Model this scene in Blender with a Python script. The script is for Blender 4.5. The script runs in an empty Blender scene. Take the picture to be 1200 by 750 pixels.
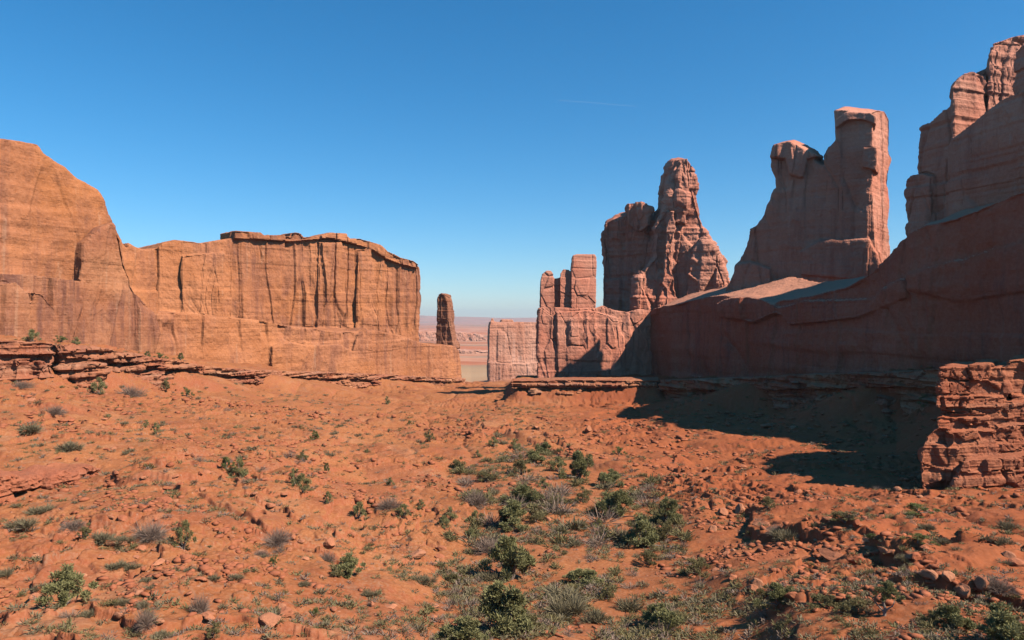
import bpy, math, random
import numpy as np
from mathutils import Vector

# ------------------------------------------------------------------ camera, sky, sun
S = bpy.context.scene
COL = S.collection
F = 866.7                                   # focal length in photo pixels (1200 wide)
cam_d = bpy.data.cameras.new("camera"); cam = bpy.data.objects.new("camera", cam_d); COL.objects.link(cam)
cam_d.sensor_width = 36; cam_d.lens = 26.0; cam_d.clip_start = 0.1; cam_d.clip_end = 90000
cam.location = (0, 0, 0); cam.rotation_euler = (math.radians(90.0), 0, 0)
S.camera = cam
SUN_EL = 45.0
SUN_X, SUN_Y = 0.90, -0.436                # horizontal direction towards the sun
W = bpy.data.worlds.new("World"); S.world = W; W.use_nodes = True
wn = W.node_tree; wn.nodes.clear()
sky = wn.nodes.new('ShaderNodeTexSky'); sky.sky_type = 'NISHITA'; sky.sun_disc = False
sky.sun_elevation = math.radians(SUN_EL); sky.sun_rotation = math.atan2(SUN_X, SUN_Y)
sky.air_density = 1.0; sky.dust_density = 0.0; sky.ozone_density = 9.0; sky.altitude = 0
hs = wn.nodes.new('ShaderNodeHueSaturation'); hs.inputs['Saturation'].default_value = 1.2
hs.inputs['Hue'].default_value = 0.49
bg = wn.nodes.new('ShaderNodeBackground'); bg.inputs['Strength'].default_value = 0.112
wo = wn.nodes.new('ShaderNodeOutputWorld')
wn.links.new(sky.outputs[0], hs.inputs['Color']); wn.links.new(hs.outputs[0], bg.inputs[0]); wn.links.new(bg.outputs[0], wo.inputs[0])
sd = bpy.data.lights.new("sun", 'SUN'); sd.energy = 5.0; sd.angle = math.radians(0.53); sd.color = (1.0, 0.93, 0.84)
so = bpy.data.objects.new("sun", sd); COL.objects.link(so)
sv = Vector((SUN_X*math.cos(math.radians(SUN_EL)), SUN_Y*math.cos(math.radians(SUN_EL)), math.sin(math.radians(SUN_EL))))
so.rotation_euler = sv.to_track_quat('Z', 'Y').to_euler(); so.location = (60, -30, 90)
S.view_settings.view_transform = 'Standard'; S.view_settings.look = 'None'
S.view_settings.exposure = 0.36; S.view_settings.gamma = 1.0; S.view_settings.use_curve_mapping = False
S.render.engine = 'CYCLES'
S.cycles.max_bounces = 6; S.cycles.diffuse_bounces = 1; S.cycles.sample_clamp_indirect = 0.02; S.cycles.volume_bounces = 0

# ------------------------------------------------------------------ numpy noise
def _h(ix, iy, iz, seed):
    with np.errstate(over='ignore'):
        h = (ix.astype(np.int64)*374761393 + iy.astype(np.int64)*668265263 + iz.astype(np.int64)*2147483647*3 + seed*974711) & 0xffffffff
        h = ((h ^ (h >> 13))*1274126177) & 0xffffffff
        h = ((h ^ (h >> 16))*2246822519) & 0xffffffff
        h = h ^ (h >> 15)
    return (h & 0xffffff)/float(0xffffff)
def noise(x, y, z, seed=0):
    x = np.asarray(x, float); y = np.asarray(y, float)+x*0; z = np.asarray(z, float)+x*0
    fx, fy, fz = np.floor(x), np.floor(y), np.floor(z)
    ux, uy, uz = x-fx, y-fy, z-fz
    ux, uy, uz = [u*u*u*(u*(u*6-15)+10) for u in (ux, uy, uz)]
    ix, iy, iz = fx.astype(np.int64), fy.astype(np.int64), fz.astype(np.int64)
    r = 0
    for a in (0, 1):
        for b in (0, 1):
            for c in (0, 1):
                w = (ux if a else 1-ux)*(uy if b else 1-uy)*(uz if c else 1-uz)
                r = r + w*_h(ix+a, iy+b, iz+c, seed)
    return r*2-1
def fbm(x, y, z, octv=4, seed=0, gain=0.5):
    r, a, f, t = 0, 1.0, 1.0, 0
    for i in range(octv):
        r = r + a*noise(np.asarray(x)*f+i*17.3, np.asarray(y)*f+i*9.1, np.asarray(z)*f+i*5.7, seed+i); t += a; a *= gain; f *= 2.03
    return r/t
def worley(x, y, z, seed=0):
    """distance to the cell border (0 at the border) and a random number per cell"""
    ix, iy, iz = [np.floor(v).astype(np.int64) for v in (x, y, z)]
    f1 = np.full(x.shape, 9.0); f2 = np.full(x.shape, 9.0); cid = np.zeros(x.shape)
    for a in (-1, 0, 1):
        for b in (-1, 0, 1):
            for c in (-1, 0, 1):
                jx, jy, jz = ix+a, iy+b, iz+c
                d = (jx+.15+.7*_h(jx, jy, jz, seed)-x)**2 + (jy+.15+.7*_h(jx, jy, jz, seed+7)-y)**2 + (jz+.15+.7*_h(jx, jy, jz, seed+13)-z)**2
                r = _h(jx, jy, jz, seed+29)
                near = d < f1
                f2 = np.where(near, f1, np.minimum(f2, d)); cid = np.where(near, r, cid); f1 = np.where(near, d, f1)
    return np.sqrt(f2)-np.sqrt(f1), cid
def sstep(a, b, x):
    t = np.clip((x-a)/(b-a), 0, 1); return t*t*(3-2*t)

# ------------------------------------------------------------------ terrain height
NEAR = [(2, -1.75), (5, -2.7), (12, -6.6), (20, -10.2)]
FAR = [(3000, -80), (26000, -80)]
T = {
 -900: [(30, -6), (60, -5), (90, -3), (300, 0), (1000, -30)],
 -300: [(30, -11), (60, -11.4), (100, -10.6), (122, -9.5), (127, -2.6), (140, -2), (300, 0), (1000, -30)],
 0: [(30, -12.7), (50, -14.3), (66.3, -15.3), (68, -14.0), (110, -13.8), (150, -12.2), (155, -4.4), (170, -4.0), (300, -5), (1000, -40)],
 100: [(30, -12.8), (50, -14.0), (75, -15.1), (77.5, -14.7), (115, -14.7), (164, -14.7), (169, -6.3), (190, -5.8), (300, -8), (1000, -40)],
 190: [(30, -12.9), (52, -14.1), (80, -14.8), (120, -15.6), (189, -18.0), (194, -10.4), (215, -10.0), (300, -12), (1000, -50)],
 300: [(32, -13.6), (56, -15.7), (85, -16.6), (125, -17.9), (229, -20.9), (234, -15.9), (260, -15.8), (400, -20), (1000, -55)],
 430: [(33, -14.6), (60, -18.6), (95, -20.6), (155, -22.4), (300, -27.5), (305, -22.6), (340, -23.2), (450, -30), (1000, -65)],
 520: [(33, -14.8), (58, -18.9), (76, -20.2), (105, -21.6), (165, -23.8), (270, -28), (361, -31.4), (366, -28.6), (400, -29.5), (480, -40), (620, -56), (900, -70)],
 552: [(33, -14.8), (58, -18.9), (76, -20.2), (105, -21.5), (165, -23.8), (270, -27.6), (375, -32.2), (400, -34), (480, -44), (620, -58), (900, -72)],
 592: [(33, -14.8), (58, -18.9), (76, -20.1), (105, -21.3), (135, -22.6), (165, -23.8), (205, -25), (270, -26.2), (380, -32), (480, -41), (700, -56), (900, -70)],
 606: [(33, -14.8), (58, -18.9), (76, -20.1), (105, -21.3), (135, -22.7), (165, -24), (205, -25.2), (236, -26), (241, -20.4), (290, -21.5), (380, -31), (480, -41), (700, -56), (900, -70)],
 750: [(33, -14.9), (58, -19), (76, -20.6), (105, -22.2), (140, -23.8), (190, -25.2), (230, -26), (236, -20.0), (280, -20.5), (400, -32), (1000, -70)],
 900: [(34, -14.9), (60, -18.0), (85, -20.4), (110, -22.4), (140, -23.4), (183, -23), (189, -15.4), (207, -15.3), (300, -20), (1000, -60)],
 1050: [(32, -13.6), (55, -16.2), (80, -18.6), (105, -20.8), (132, -21.6), (147, -19.6), (153, -10.6), (163, -10.6), (300, -15), (1000, -50)],
 1200: [(30, -12.8), (55, -16.5), (78, -18.3), (90, -18.7), (108, -15), (118, -8), (135, -6.8), (300, -10), (1000, -40)],
 1500: [(30, -10.5), (60, -14), (80, -14), (98, -8), (150, -6), (1000, -30)],
 2400: [(30, -7), (60, -8), (90, -8), (150, -6), (1000, -20)],
}
_pxs = sorted(T); _th = np.array([math.atan((p-600)/F) for p in _pxs])
_lr = np.linspace(math.log(1.5), math.log(30000), 1500)
_tab = []
for p, th in zip(_pxs, _th):
    pts = NEAR+T[p]+FAR
    _tab.append(np.interp(_lr, [math.log(a/math.cos(th)) if a > 60 else math.log(a/math.cos(th)**.5) for a, b in pts], [b for a, b in pts]))
back = np.interp(_lr, [math.log(2), math.log(60), math.log(1000), math.log(3000)], [-1.75, -3, -20, -80])
_th = np.concatenate([[-math.pi, -2.2], _th, [2.2, math.pi]])
_tab = np.array([back, back]+_tab+[back, back])
_tab = np.apply_along_axis(lambda c: np.convolve(np.pad(c, 2, mode='edge'), [.15, .2, .3, .2, .15], 'valid'), 1, _tab)
def base_z(x, y):
    th = np.arctan2(x, y); lr = np.log(np.maximum(np.hypot(x, y), 1.6))
    i = np.clip(np.searchsorted(_th, th)-1, 0, len(_th)-2); f = (th-_th[i])/(_th[i+1]-_th[i])
    q = np.clip((lr-_lr[0])/(_lr[1]-_lr[0]), 0, len(_lr)-1.001); j = q.astype(int); g = q-j
    a = _tab[i, j]*(1-g)+_tab[i, j+1]*g; b = _tab[i+1, j]*(1-g)+_tab[i+1, j+1]*g
    return a*(1-f)+b*f
def wash(x, y):
    """1 on the sandy, shrubby valley bottom"""
    px = 600+F*x/np.maximum(y, 1)
    c = np.interp(y, [30, 45, 60, 80, 110, 160], [690, 690, 680, 660, 640, 600])
    w = np.interp(y, [30, 45, 60, 80, 110, 160], [230, 200, 150, 125, 95, 20])
    n = 45*noise(x/9, y/9, 0, 5)
    return sstep(1.25, .8, np.abs(px-c+n)/w)*sstep(190, 140, y)
def height(x, y):
    x = np.asarray(x, float); y = np.asarray(y, float)
    r = np.hypot(x, y); z = base_z(x, y)
    near = sstep(3, 30, r); wm = wash(x, y)
    rough = 1-.75*wm
    midf = sstep(900, 300, r)
    z = z + near*rough*midf*(1.15*fbm(x/17, y/17, 0, 3, 3) + .60*fbm(x/5.5, y/5.5, 0, 3, 8))
    z = z - 1.1*wm*near*midf
    # gullies that run down towards the wash
    gx = x + 6*noise(x/20, y/20, 0, 61)
    z = z - near*rough*midf*.7*(1-np.abs(noise(gx/9, y/16, 0, 33)))**4*sstep(20, 60, r)
    # bedding ledges
    banks = near*midf
    fb = np.log(6+.06*np.maximum(y, 0))/.06 + .5*np.abs(x-3)/(6+.06*np.maximum(y, 0)) + 1.1*noise(x/13, y/13, 0, 121)+.4*noise(x/3.2, y/3.2, 0, 122)+.1*noise(x/.9, y/.9, 0, 123)
    sw = fb-np.floor(fb); saw = sstep(0, .045, sw)*(1-sw)**1.5
    mb = sstep(-.12, .22, fbm(x/15, y/15, 0, 2, 124)+.02)*rough*sstep(18, 30, y)*sstep(200, 130, y)
    z = z + banks*mb*(.42+.003*y)*saw
    nb2 = mb*sstep(.30, .0, np.minimum(sw, (1-sw)*3))
    px = 600+F*x/np.maximum(y, 1)
    db = (px-np.interp(y, [30, 40, 50, 62, 90, 110], [1260, 1130, 1000, 905, 825, 800]))*y/F + 3.2*noise(x/6, y/6, 0, 111)+.6*noise(x/1.1, y/1.1, 0, 112)
    on = sstep(28, 36, y)*sstep(112, 98, y)*(y > 1)
    dl = y-np.interp(px, [-50, 130, 200, 330, 480, 580], [70, 74, 67, 57, 50, 44])+4.0*noise(x/8, y/8, 0, 113)+.7*noise(x/1.3, y/1.3, 0, 114)
    ol = sstep(620, 540, px)*sstep(110, 130, px+0*y)*(y > 1)
    am = sstep(-.35, .25, noise(x/7, y/7, 0, 131))
    z = z + banks*on*am*(1.0*sstep(-.25, .3, db)*sstep(22, 5, db)-.2) + banks*ol*am*(.45*sstep(-.2, .25, dl)*sstep(16, 4, dl)-.1)
    nb = np.maximum(np.maximum(on*sstep(5, 1.5, np.abs(db-.5)), ol*sstep(4.5, 1, np.abs(dl-.5))), nb2)
    hstep = .62+.25*noise(x/40, y/40, 0, 77)
    zz = z/hstep + .35*noise(x/6, y/6, 0, 41)+.12*noise(x/1.3, y/1.3, 0, 43)
    fr = zz-np.floor(zz)
    tz = (np.floor(zz)+sstep(.90, .985, fr)-zz)*hstep
    m = sstep(.0, .35, fbm(x/24, y/24, 0, 3, 90)+.22)*rough*near*midf
    z = z + tz*m*.9; m = np.maximum(m*.8, nb*.75)
    # broken blocks where the bed is cut
    e, c = worley(x/1.6, y/1.6, x*0+.5, 4)
    z = z + midf*near*rough*m*(.50*(c-.5)*sstep(.02, .10, e))*sstep(260, 150, y)
    e, c = worley(x/.75, y/.75, x*0+.5, 14)
    z = z + midf*near*(rough*.75+.1)*sstep(.08, .35, fbm(x/8, y/8, 0, 2, 92))*(.30*(c-.4)*sstep(.02, .12, e))
    z = z + near*midf*(.17*fbm(x/1.3, y/1.1, 0, 3, 15)+.03*noise(x*3.1, y*3.1, 0, 16))*(1-.4*wm)
    # far country: low swells and small escarpments, then distant hills
    fw = sstep(900, 2500, r)
    q = fbm(x/1600, y/900, 0, 4, 21)
    z = z + fw*(14*q + 9*sstep(.05, .1, q)+8*sstep(-.2, -.16, q)-8)*sstep(26000, 8000, r)
    hl = sstep(15500, 19000, r)*sstep(25500, 21500, r)
    z = z + hl*(150+150*fbm(x/5200, y/5200, 0, 5, 51)+25*fbm(x/1300, y/1300, 0, 3, 52))
    return z
HG = {}
def zat(x, y):
    """height read from the finished ground sheet"""
    th = np.arctan2(x, y); r = np.hypot(x, y)
    i = np.clip(np.searchsorted(HG['th'], th)-1, 0, len(HG['th'])-2); j = np.clip(np.searchsorted(HG['r'], r)-1, 0, len(HG['r'])-2)
    f = (th-HG['th'][i])/(HG['th'][i+1]-HG['th'][i]); g = (r-HG['r'][j])/(HG['r'][j+1]-HG['r'][j]); Z = HG['z']
    return Z[j, i]*(1-f)*(1-g)+Z[j, i+1]*f*(1-g)+Z[j+1, i]*(1-f)*g+Z[j+1, i+1]*f*g
def ground(px, py):
    """point where a sight line meets the ground"""
    tx, tz = (px-600)/F, (375-py)/F
    Y = np.exp(np.linspace(math.log(20), math.log(480), 3000))
    d = zat(tx*Y, Y)-tz*Y; up = np.nonzero(d > 0)[0]; b = Y[up[0]] if len(up) else 480.0
    return np.array([tx*b, b, float(zat(np.array([tx*b]), np.array([b]))[0])])

# ------------------------------------------------------------------ helpers
def tag(o, label=None, cat=None, group=None, kind=None):
    for k, v in (('label', label), ('category', cat), ('group', group), ('kind', kind)):
        if v: o[k] = v
    return o
def mesh_np(name, V, Fq, mats=()):
    """mesh from (n,3) vertices and an (m,k) face array"""
    me = bpy.data.meshes.new(name); V = np.ascontiguousarray(V, np.float32); Fq = np.ascontiguousarray(Fq, np.int32)
    k = Fq.shape[1]
    me.vertices.add(len(V)); me.vertices.foreach_set('co', V.ravel())
    me.loops.add(Fq.size); me.loops.foreach_set('vertex_index', Fq.ravel())
    me.polygons.add(len(Fq)); me.polygons.foreach_set('loop_start', np.arange(0, Fq.size, k, dtype=np.int32))
    try: me.polygons.foreach_set('loop_total', np.full(len(Fq), k, np.int32))
    except Exception: pass
    me.update(calc_edges=True)
    for m in mats: me.materials.append(m)
    return me
def link(name, me, loc=(0, 0, 0), parent=None):
    o = bpy.data.objects.new(name, me); COL.objects.link(o); o.location = loc
    if parent: o.parent = parent
    return o
class NT:
    def __init__(s, name):
        s.m = bpy.data.materials.new(name); s.m.use_nodes = True; s.t = s.m.node_tree; s.t.nodes.clear()
    def n(s, typ, ins=None, **kw):
        nd = s.t.nodes.new(typ)
        for k, v in kw.items(): setattr(nd, k, v)
        for k, v in (ins or {}).items():
            if hasattr(v, 'is_linked') or hasattr(v, 'links'): s.t.links.new(v, nd.inputs[k])
            else: nd.inputs[k].default_value = v
        return nd
    def noise(s, vec, scale, detail=4, rough=.55, sx=None):
        if sx: vec = s.n('ShaderNodeVectorMath', {0: vec, 1: sx}, operation='MULTIPLY').outputs[0]
        return s.n('ShaderNodeTexNoise', {'Vector': vec, 'Scale': scale, 'Detail': detail, 'Roughness': rough}).outputs[0]
    def ramp(s, fac, a, b, lo=0, hi=1):
        return s.n('ShaderNodeMapRange', {0: fac, 1: a, 2: b, 3: lo, 4: hi}, interpolation_type='SMOOTHSTEP').outputs[0]
    def mul(s, a, b, op='MULTIPLY'): return s.n('ShaderNodeMath', {0: a, 1: b}, operation=op).outputs[0]
    def mix(s, fac, a, b, bt='MIX'):
        nd = s.t.nodes.new('ShaderNodeMix'); nd.data_type = 'RGBA'; nd.blend_type = bt
        for k, v in ((0, fac), (6, a), (7, b)):
            if hasattr(v, 'links'): s.t.links.new(v, nd.inputs[k])
            else: nd.inputs[k].default_value = v if k == 0 else (*v, 1)
        return nd.outputs[2]
    def out(s, col, rough=.95, normal=None, spec=.15, **kw):
        p = s.n('ShaderNodeBsdfPrincipled', {'Base Color': col if hasattr(col, 'links') else (*col, 1), 'Roughness': rough, 'Specular IOR Level': spec})
        if normal is not None: s.t.links.new(normal, p.inputs['Normal'])
        o = s.n('ShaderNodeOutputMaterial', {0: p.outputs[0]}); return s.m

# ------------------------------------------------------------------ materials
def rock_mat(name, c1, c2, varnish=(.16, .062, .042), vamt=.6, pale=(.62, .34, .2), bump=.5, strat=.3, scale=1.0, flat=None):
    t = NT(name); P = t.n('ShaderNodeNewGeometry').outputs['Position']
    big = t.noise(P, .045*scale, 5, .6)
    col = t.mix(t.ramp(big, .35, .65), c1, c2)
    st = t.noise(P, .9*scale, 4, .65, (.03, .03, 1.0))              # bedding lines
    col = t.mix(t.mul(t.ramp(st, .52, .68), strat), col, tuple(c*.62 for c in c1))
    st2 = t.noise(P, .35*scale, 3, .6, (.04, .04, 1.0))
    col = t.mix(t.mul(t.ramp(st2, .5, .7), strat*.9), col, pale)
    vs = t.noise(P, .30*scale, 6, .68, (1, 1, .09))                 # runs of desert varnish
    va = t.ramp(t.noise(P, .035*scale, 4, .6), .42, .56)
    vm = t.mul(t.mul(t.ramp(vs, .44, .66), va), vamt)
    col = t.mix(vm, col, varnish); col = t.mix(t.mul(va, .22), col, tuple(c*1.9 for c in varnish))
    ps = t.noise(P, .55*scale, 5, .6, (1, 1, .06))
    col = t.mix(t.mul(t.ramp(ps, .58, .72), .35), col, pale)
    fine = t.noise(P, 1.6*scale, 8, .7)
    col = t.mix(t.ramp(fine, .3, .75), t.mix(.15, col, (.1, .035, .02)), t.mix(.10, col, (.75, .45, .3)))
    if flat:                                                        # level faces paler than steep ones, painting sun and shade into the rock
        nz = t.n('ShaderNodeSeparateXYZ', {0: t.n('ShaderNodeNewGeometry').outputs['Normal']}).outputs[2]
        col = t.mix(t.ramp(nz, .72, .88), col, flat)
    cr = t.n('ShaderNodeTexVoronoi', {'Vector': t.n('ShaderNodeVectorMath', {0: t.n('ShaderNodeVectorMath', {0: P, 1: t.n('ShaderNodeVectorMath', {0: t.n('ShaderNodeTexNoise', {'Vector': P, 'Scale': .5*scale}).outputs['Color'], 1: (3.0, 3.0, 3.0)}, operation='MULTIPLY').outputs[0]}, operation='ADD').outputs[0], 1: (.22*scale, .22*scale, .035*scale)}, operation='MULTIPLY').outputs[0], 'Scale': 1.0}, feature='DISTANCE_TO_EDGE').outputs[0]
    crk = t.mul(t.ramp(cr, .0, .012, .6, 0), t.ramp(t.noise(P, .08*scale, 2, .5), .45, .6))
    hsum = t.mul(t.mul(fine, 1.0), t.mul(t.mul(st, 1.1), t.mul(crk, -.35), 'ADD'), 'ADD')
    b = t.n('ShaderNodeBump', {'Strength': bump, 'Distance': .55/scale, 'Height': hsum}).outputs[0]
    return t.out(col, .95, b, .1)
M_LEFT = rock_mat('entrada_left', (.50, .170, .055), (.60, .215, .082), strat=.05, vamt=.5)
M_BUTTE = rock_mat('entrada_butte', (.50, .170, .060), (.61, .225, .092), vamt=.6, strat=.07)
M_STAIN = rock_mat('stained_sandstone', (.42, .145, .060), (.54, .215, .095), vamt=.9, strat=.05)
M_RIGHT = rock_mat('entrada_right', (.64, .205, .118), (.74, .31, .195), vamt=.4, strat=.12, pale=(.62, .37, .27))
M_WALL = rock_mat('shade_toned_wall', (.43, .098, .046), (.55, .148, .078), vamt=.8, pale=(.45, .2, .13), strat=.12, flat=(.56, .24, .145))  # fin rock darkened to paint in the wall's shade, with real varnish streaks
M_FAR = rock_mat('far_sandstone', (.54, .215, .125), (.64, .31, .20), vamt=.5, strat=.05, pale=(.68, .46, .36), scale=.45)
M_SPIRE = rock_mat('spire_rock', (.30, .11, .055), (.40, .165, .085), vamt=.6)
M_LEDGE = rock_mat('red_mudstone', (.44, .125, .055), (.55, .215, .10), vamt=.5, strat=.7, bump=.8, scale=2.0)
M_PILLAR = rock_mat('red_block_rock', (.46, .115, .045), (.55, .17, .072), vamt=.25, pale=(.56, .23, .12), strat=.55, bump=.8, scale=2.4)

def ground_mat():
    t = NT('red_desert_sand'); P = t.n('ShaderNodeNewGeometry').outputs['Position']; N = t.n('ShaderNodeNewGeometry').outputs['Normal']
    a = t.noise(P, .05, 5, .6); b = t.noise(P, .45, 6, .65); f = t.noise(P, 4.0, 6, .7)
    col = t.mix(t.ramp(a, .35, .65), (.39, .125, .038), (.48, .172, .056))
    col = t.mix(t.mul(t.ramp(b, .5, .72), .65), col, (.36, .090, .036))
    col = t.mix(t.mul(t.ramp(t.noise(P, .17, 5, .65), .54, .68), .45), col, (.58, .24, .11))
    col = t.mix(t.mul(t.ramp(t.noise(P, .085, 6, .7), .50, .60), .55), col, (.34, .088, .034))
    col = t.mix(t.mul(t.ramp(t.noise(P, .11, 6, .7), .56, .64), .5), col, (.52, .23, .105))
    # steep broken faces show the darker red bed
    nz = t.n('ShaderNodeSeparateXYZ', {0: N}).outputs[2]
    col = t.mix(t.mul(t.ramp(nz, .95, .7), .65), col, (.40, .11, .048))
    # grit and small stones
    v = t.n('ShaderNodeTexVoronoi', {'Vector': P, 'Scale': 2.3, 'Randomness': 1.0})
    rnd = t.n('ShaderNodeSeparateColor', {0: v.outputs['Color']}).outputs
    peb = t.mul(t.ramp(v.outputs['Distance'], .28, .12), t.ramp(rnd[0], .72, .8))
    pebc = t.mix(rnd[1], (.34, .10, .05), (.66, .36, .22))
    col = t.mix(t.mul(peb, .7), col, pebc)
    # dry plant litter and crust, thickest in the wash
    lit = t.mul(t.ramp(t.noise(P, .28, 6, .72), .5, .64), t.ramp(f, .42, .6))
    col = t.mix(t.mul(lit, .5), col, (.30, .175, .10))
    col = t.mix(t.ramp(f, .3, .8), t.mix(.38, col, (.20, .05, .02)), t.mix(.12, col, (.8, .5, .35)))
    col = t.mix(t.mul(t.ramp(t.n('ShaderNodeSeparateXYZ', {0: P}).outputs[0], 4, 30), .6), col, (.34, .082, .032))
    # far country: paler flats, grey-green scrub and a green flat beyond the narrows
    xyz = t.n('ShaderNodeSeparateXYZ', {0: P}).outputs
    dist = xyz[1]
    farn = t.noise(P, .0022, 6, .6, (1, 2.2, 1))
    farc = t.mix(t.ramp(farn, .38, .62), (.50, .17, .085), (.57, .27, .16))
    farc = t.mix(t.mul(t.ramp(t.noise(P, .0011, 5, .6, (1, 3, 1)), .5, .6), .55), farc, (.24, .20, .13))
    farc = t.mix(t.mul(t.ramp(t.noise(P, .0042, 3, .5, (1, 4, 1)), .6, .66), .7), farc, (.42, .13, .06))
    col = t.mix(t.ramp(dist, 420, 900), col, farc)
    gx = t.mul(t.ramp(xyz[0], -100, -82), t.ramp(xyz[0], -18, -34))
    gy = t.mul(t.ramp(dist, 790, 850), t.ramp(dist, 1250, 1080))
    col = t.mix(t.mul(t.mul(gx, gy), .7), col, (.44, .30, .16))
    h = t.mul(t.mul(f, .5), t.mul(t.mul(b, .9), t.mul(peb, .45), 'ADD'), 'ADD')
    bm = t.n('ShaderNodeBump', {'Strength': .7, 'Distance': .16, 'Height': h}).outputs[0]
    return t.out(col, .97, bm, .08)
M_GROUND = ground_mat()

def stone_mat():
    t = NT('fallen_sandstone'); tc = t.n('ShaderNodeTexCoord').outputs['Object']; r = t.n('ShaderNodeObjectInfo').outputs['Random']
    col = t.mix(r, (.46, .135, .060), (.60, .255, .13))
    n = t.noise(tc, 1.6, 7, .7)
    col = t.mix(t.ramp(n, .35, .7), t.mix(.35, col, (.16, .05, .03)), col)
    b = t.n('ShaderNodeBump', {'Strength': .6, 'Distance': .12, 'Height': n}).outputs[0]
    return t.out(col, .95, b, .1)
M_STONE = stone_mat()
def leaf_mat(name, a, b, rgh=.75, trans=.15):
    t = NT(name); tc = t.n('ShaderNodeTexCoord').outputs['Object']; r = t.n('ShaderNodeObjectInfo').outputs['Random']
    n = t.noise(tc, 2.2, 3, .6); n2 = t.noise(tc, 14, 2, .5)
    f = t.mul(t.mul(t.ramp(n, .3, .7), .5), t.mul(n2, .5), 'ADD')
    col = t.mix(f, a, b)
    col = t.mix(t.mul(r, .45), col, tuple((x+y)*.5*1.35 for x, y in zip(a, b)))
    p = t.n('ShaderNodeBsdfPrincipled', {'Base Color': col, 'Roughness': rgh, 'Specular IOR Level': .2})
    tr = t.n('ShaderNodeBsdfTranslucent', {0: col}); mx = t.n('ShaderNodeMixShader', {0: trans, 1: p.outputs[0], 2: tr.outputs[0]})
    t.n('ShaderNodeOutputMaterial', {0: mx.outputs[0]}); return t.m
M_JUN = leaf_mat('juniper_green', (.175, .16, .055), (.33, .29, .125))
M_GREEN = leaf_mat('bright_shrub_green', (.11, .125, .035), (.20, .20, .07))
M_SAGE = leaf_mat('sage_grey', (.165, .13, .065), (.27, .21, .12))
M_OLIVE = leaf_mat('blackbrush_olive', (.16, .13, .05), (.26, .205, .09))
M_DEAD = leaf_mat('dry_twig_grey', (.22, .14, .095), (.34, .235, .17))
M_BARK = leaf_mat('grey_bark', (.17, .12, .09), (.34, .27, .21), .9, 0)

# ------------------------------------------------------------------ ground sheet
def build_ground():
    th = np.concatenate([np.linspace(-math.pi, math.radians(-44), 60, endpoint=False), np.linspace(math.radians(-44), math.radians(44), 1250), np.linspace(math.radians(44), math.pi, 61)[1:-1]])
    r = np.exp(np.concatenate([np.linspace(math.log(1.5), math.log(24), 50, endpoint=False), np.linspace(math.log(24), math.log(420), 1050, endpoint=False), np.linspace(math.log(420), math.log(26500), 330)]))
    nt, nr = len(th), len(r)
    TH, R = np.meshgrid(th, r); X = (R*np.sin(TH)).ravel(); Y = (R*np.cos(TH)).ravel()
    Z = np.concatenate([height(X[i:i+300000], Y[i:i+300000]) for i in range(0, len(X), 300000)])
    HG.update(th=th, r=r, z=Z.reshape(nr, nt))
    V = np.stack([X, Y, Z], 1)
    i = np.arange(nr-1)[:, None]*nt; j = np.arange(nt)[None, :]; j2 = (j+1) % nt
    Q = np.stack([i+j, i+nt+j, i+nt+j2, i+j2], -1).reshape(-1, 4)[:, ::-1]
    V = np.vstack([V, [[0, 0, -1.75]]]); c = len(V)-1
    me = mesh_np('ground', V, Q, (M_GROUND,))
    me.polygons.foreach_set('use_smooth', np.ones(len(me.polygons), bool))
    o = link('ground', me); tag(o, kind='structure')
    cap = mesh_np('viewpoint_ground', np.array([[*V[k]] for k in range(nt)]+[[0, 0, -1.74]]), np.array([[k, (k+1) % nt, nt] for k in range(nt)]), (M_GROUND,))
    tag(link('viewpoint_ground', cap), kind='structure')
build_ground()

# ------------------------------------------------------------------ rock masses: traced faces on real planes, given thickness
def on_plane(A, B, pts, off=0.0):
    a = np.array([(A[0]-600)/F*A[1], A[1]]); b = np.array([(B[0]-600)/F*B[1], B[1]])
    d = (b-a)/np.linalg.norm(b-a); n = np.array([d[1], -d[0]])
    if n@a > 0: n = -n                     # towards the viewer
    a = a+n*off; out = []
    for px, py in pts:
        tx = (px-600)/F; Y = (a@n)/(tx*n[0]+n[1])
        out.append((tx*Y, Y, (375-py)/F*Y))
    return np.array(out), n
def slab(A, B, pts, thick, off=0.0, dz=0.0, shrink=0.0, back=None, bev=0.0):
    Pf, n = on_plane(A, B, pts, off)
    if back is not None: n = -np.array(back)
    Pb = Pf.copy(); Pb[:, 0] -= n[0]*thick; Pb[:, 1] -= n[1]*thick
    if bev:
        z0, z1 = Pf[:, 2].min(), Pf[:, 2].max(); Pf = Pf.copy(); Pf[:, 2] -= bev*sstep(.35, .75, (Pf[:, 2]-z0)/(z1-z0))
    if dz: Pb[:, 2] += dz*(Pf[:, 2] > Pf[:, 2].min()+6)
    if shrink:
        c = Pb.mean(0); top = Pb[:, 2] > c[2]
        Pb[:, :2] = c[:2]+(Pb[:, :2]-c[:2])*(1-shrink); Pb[top, 2] -= shrink*4
    return Pf, Pb
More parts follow.
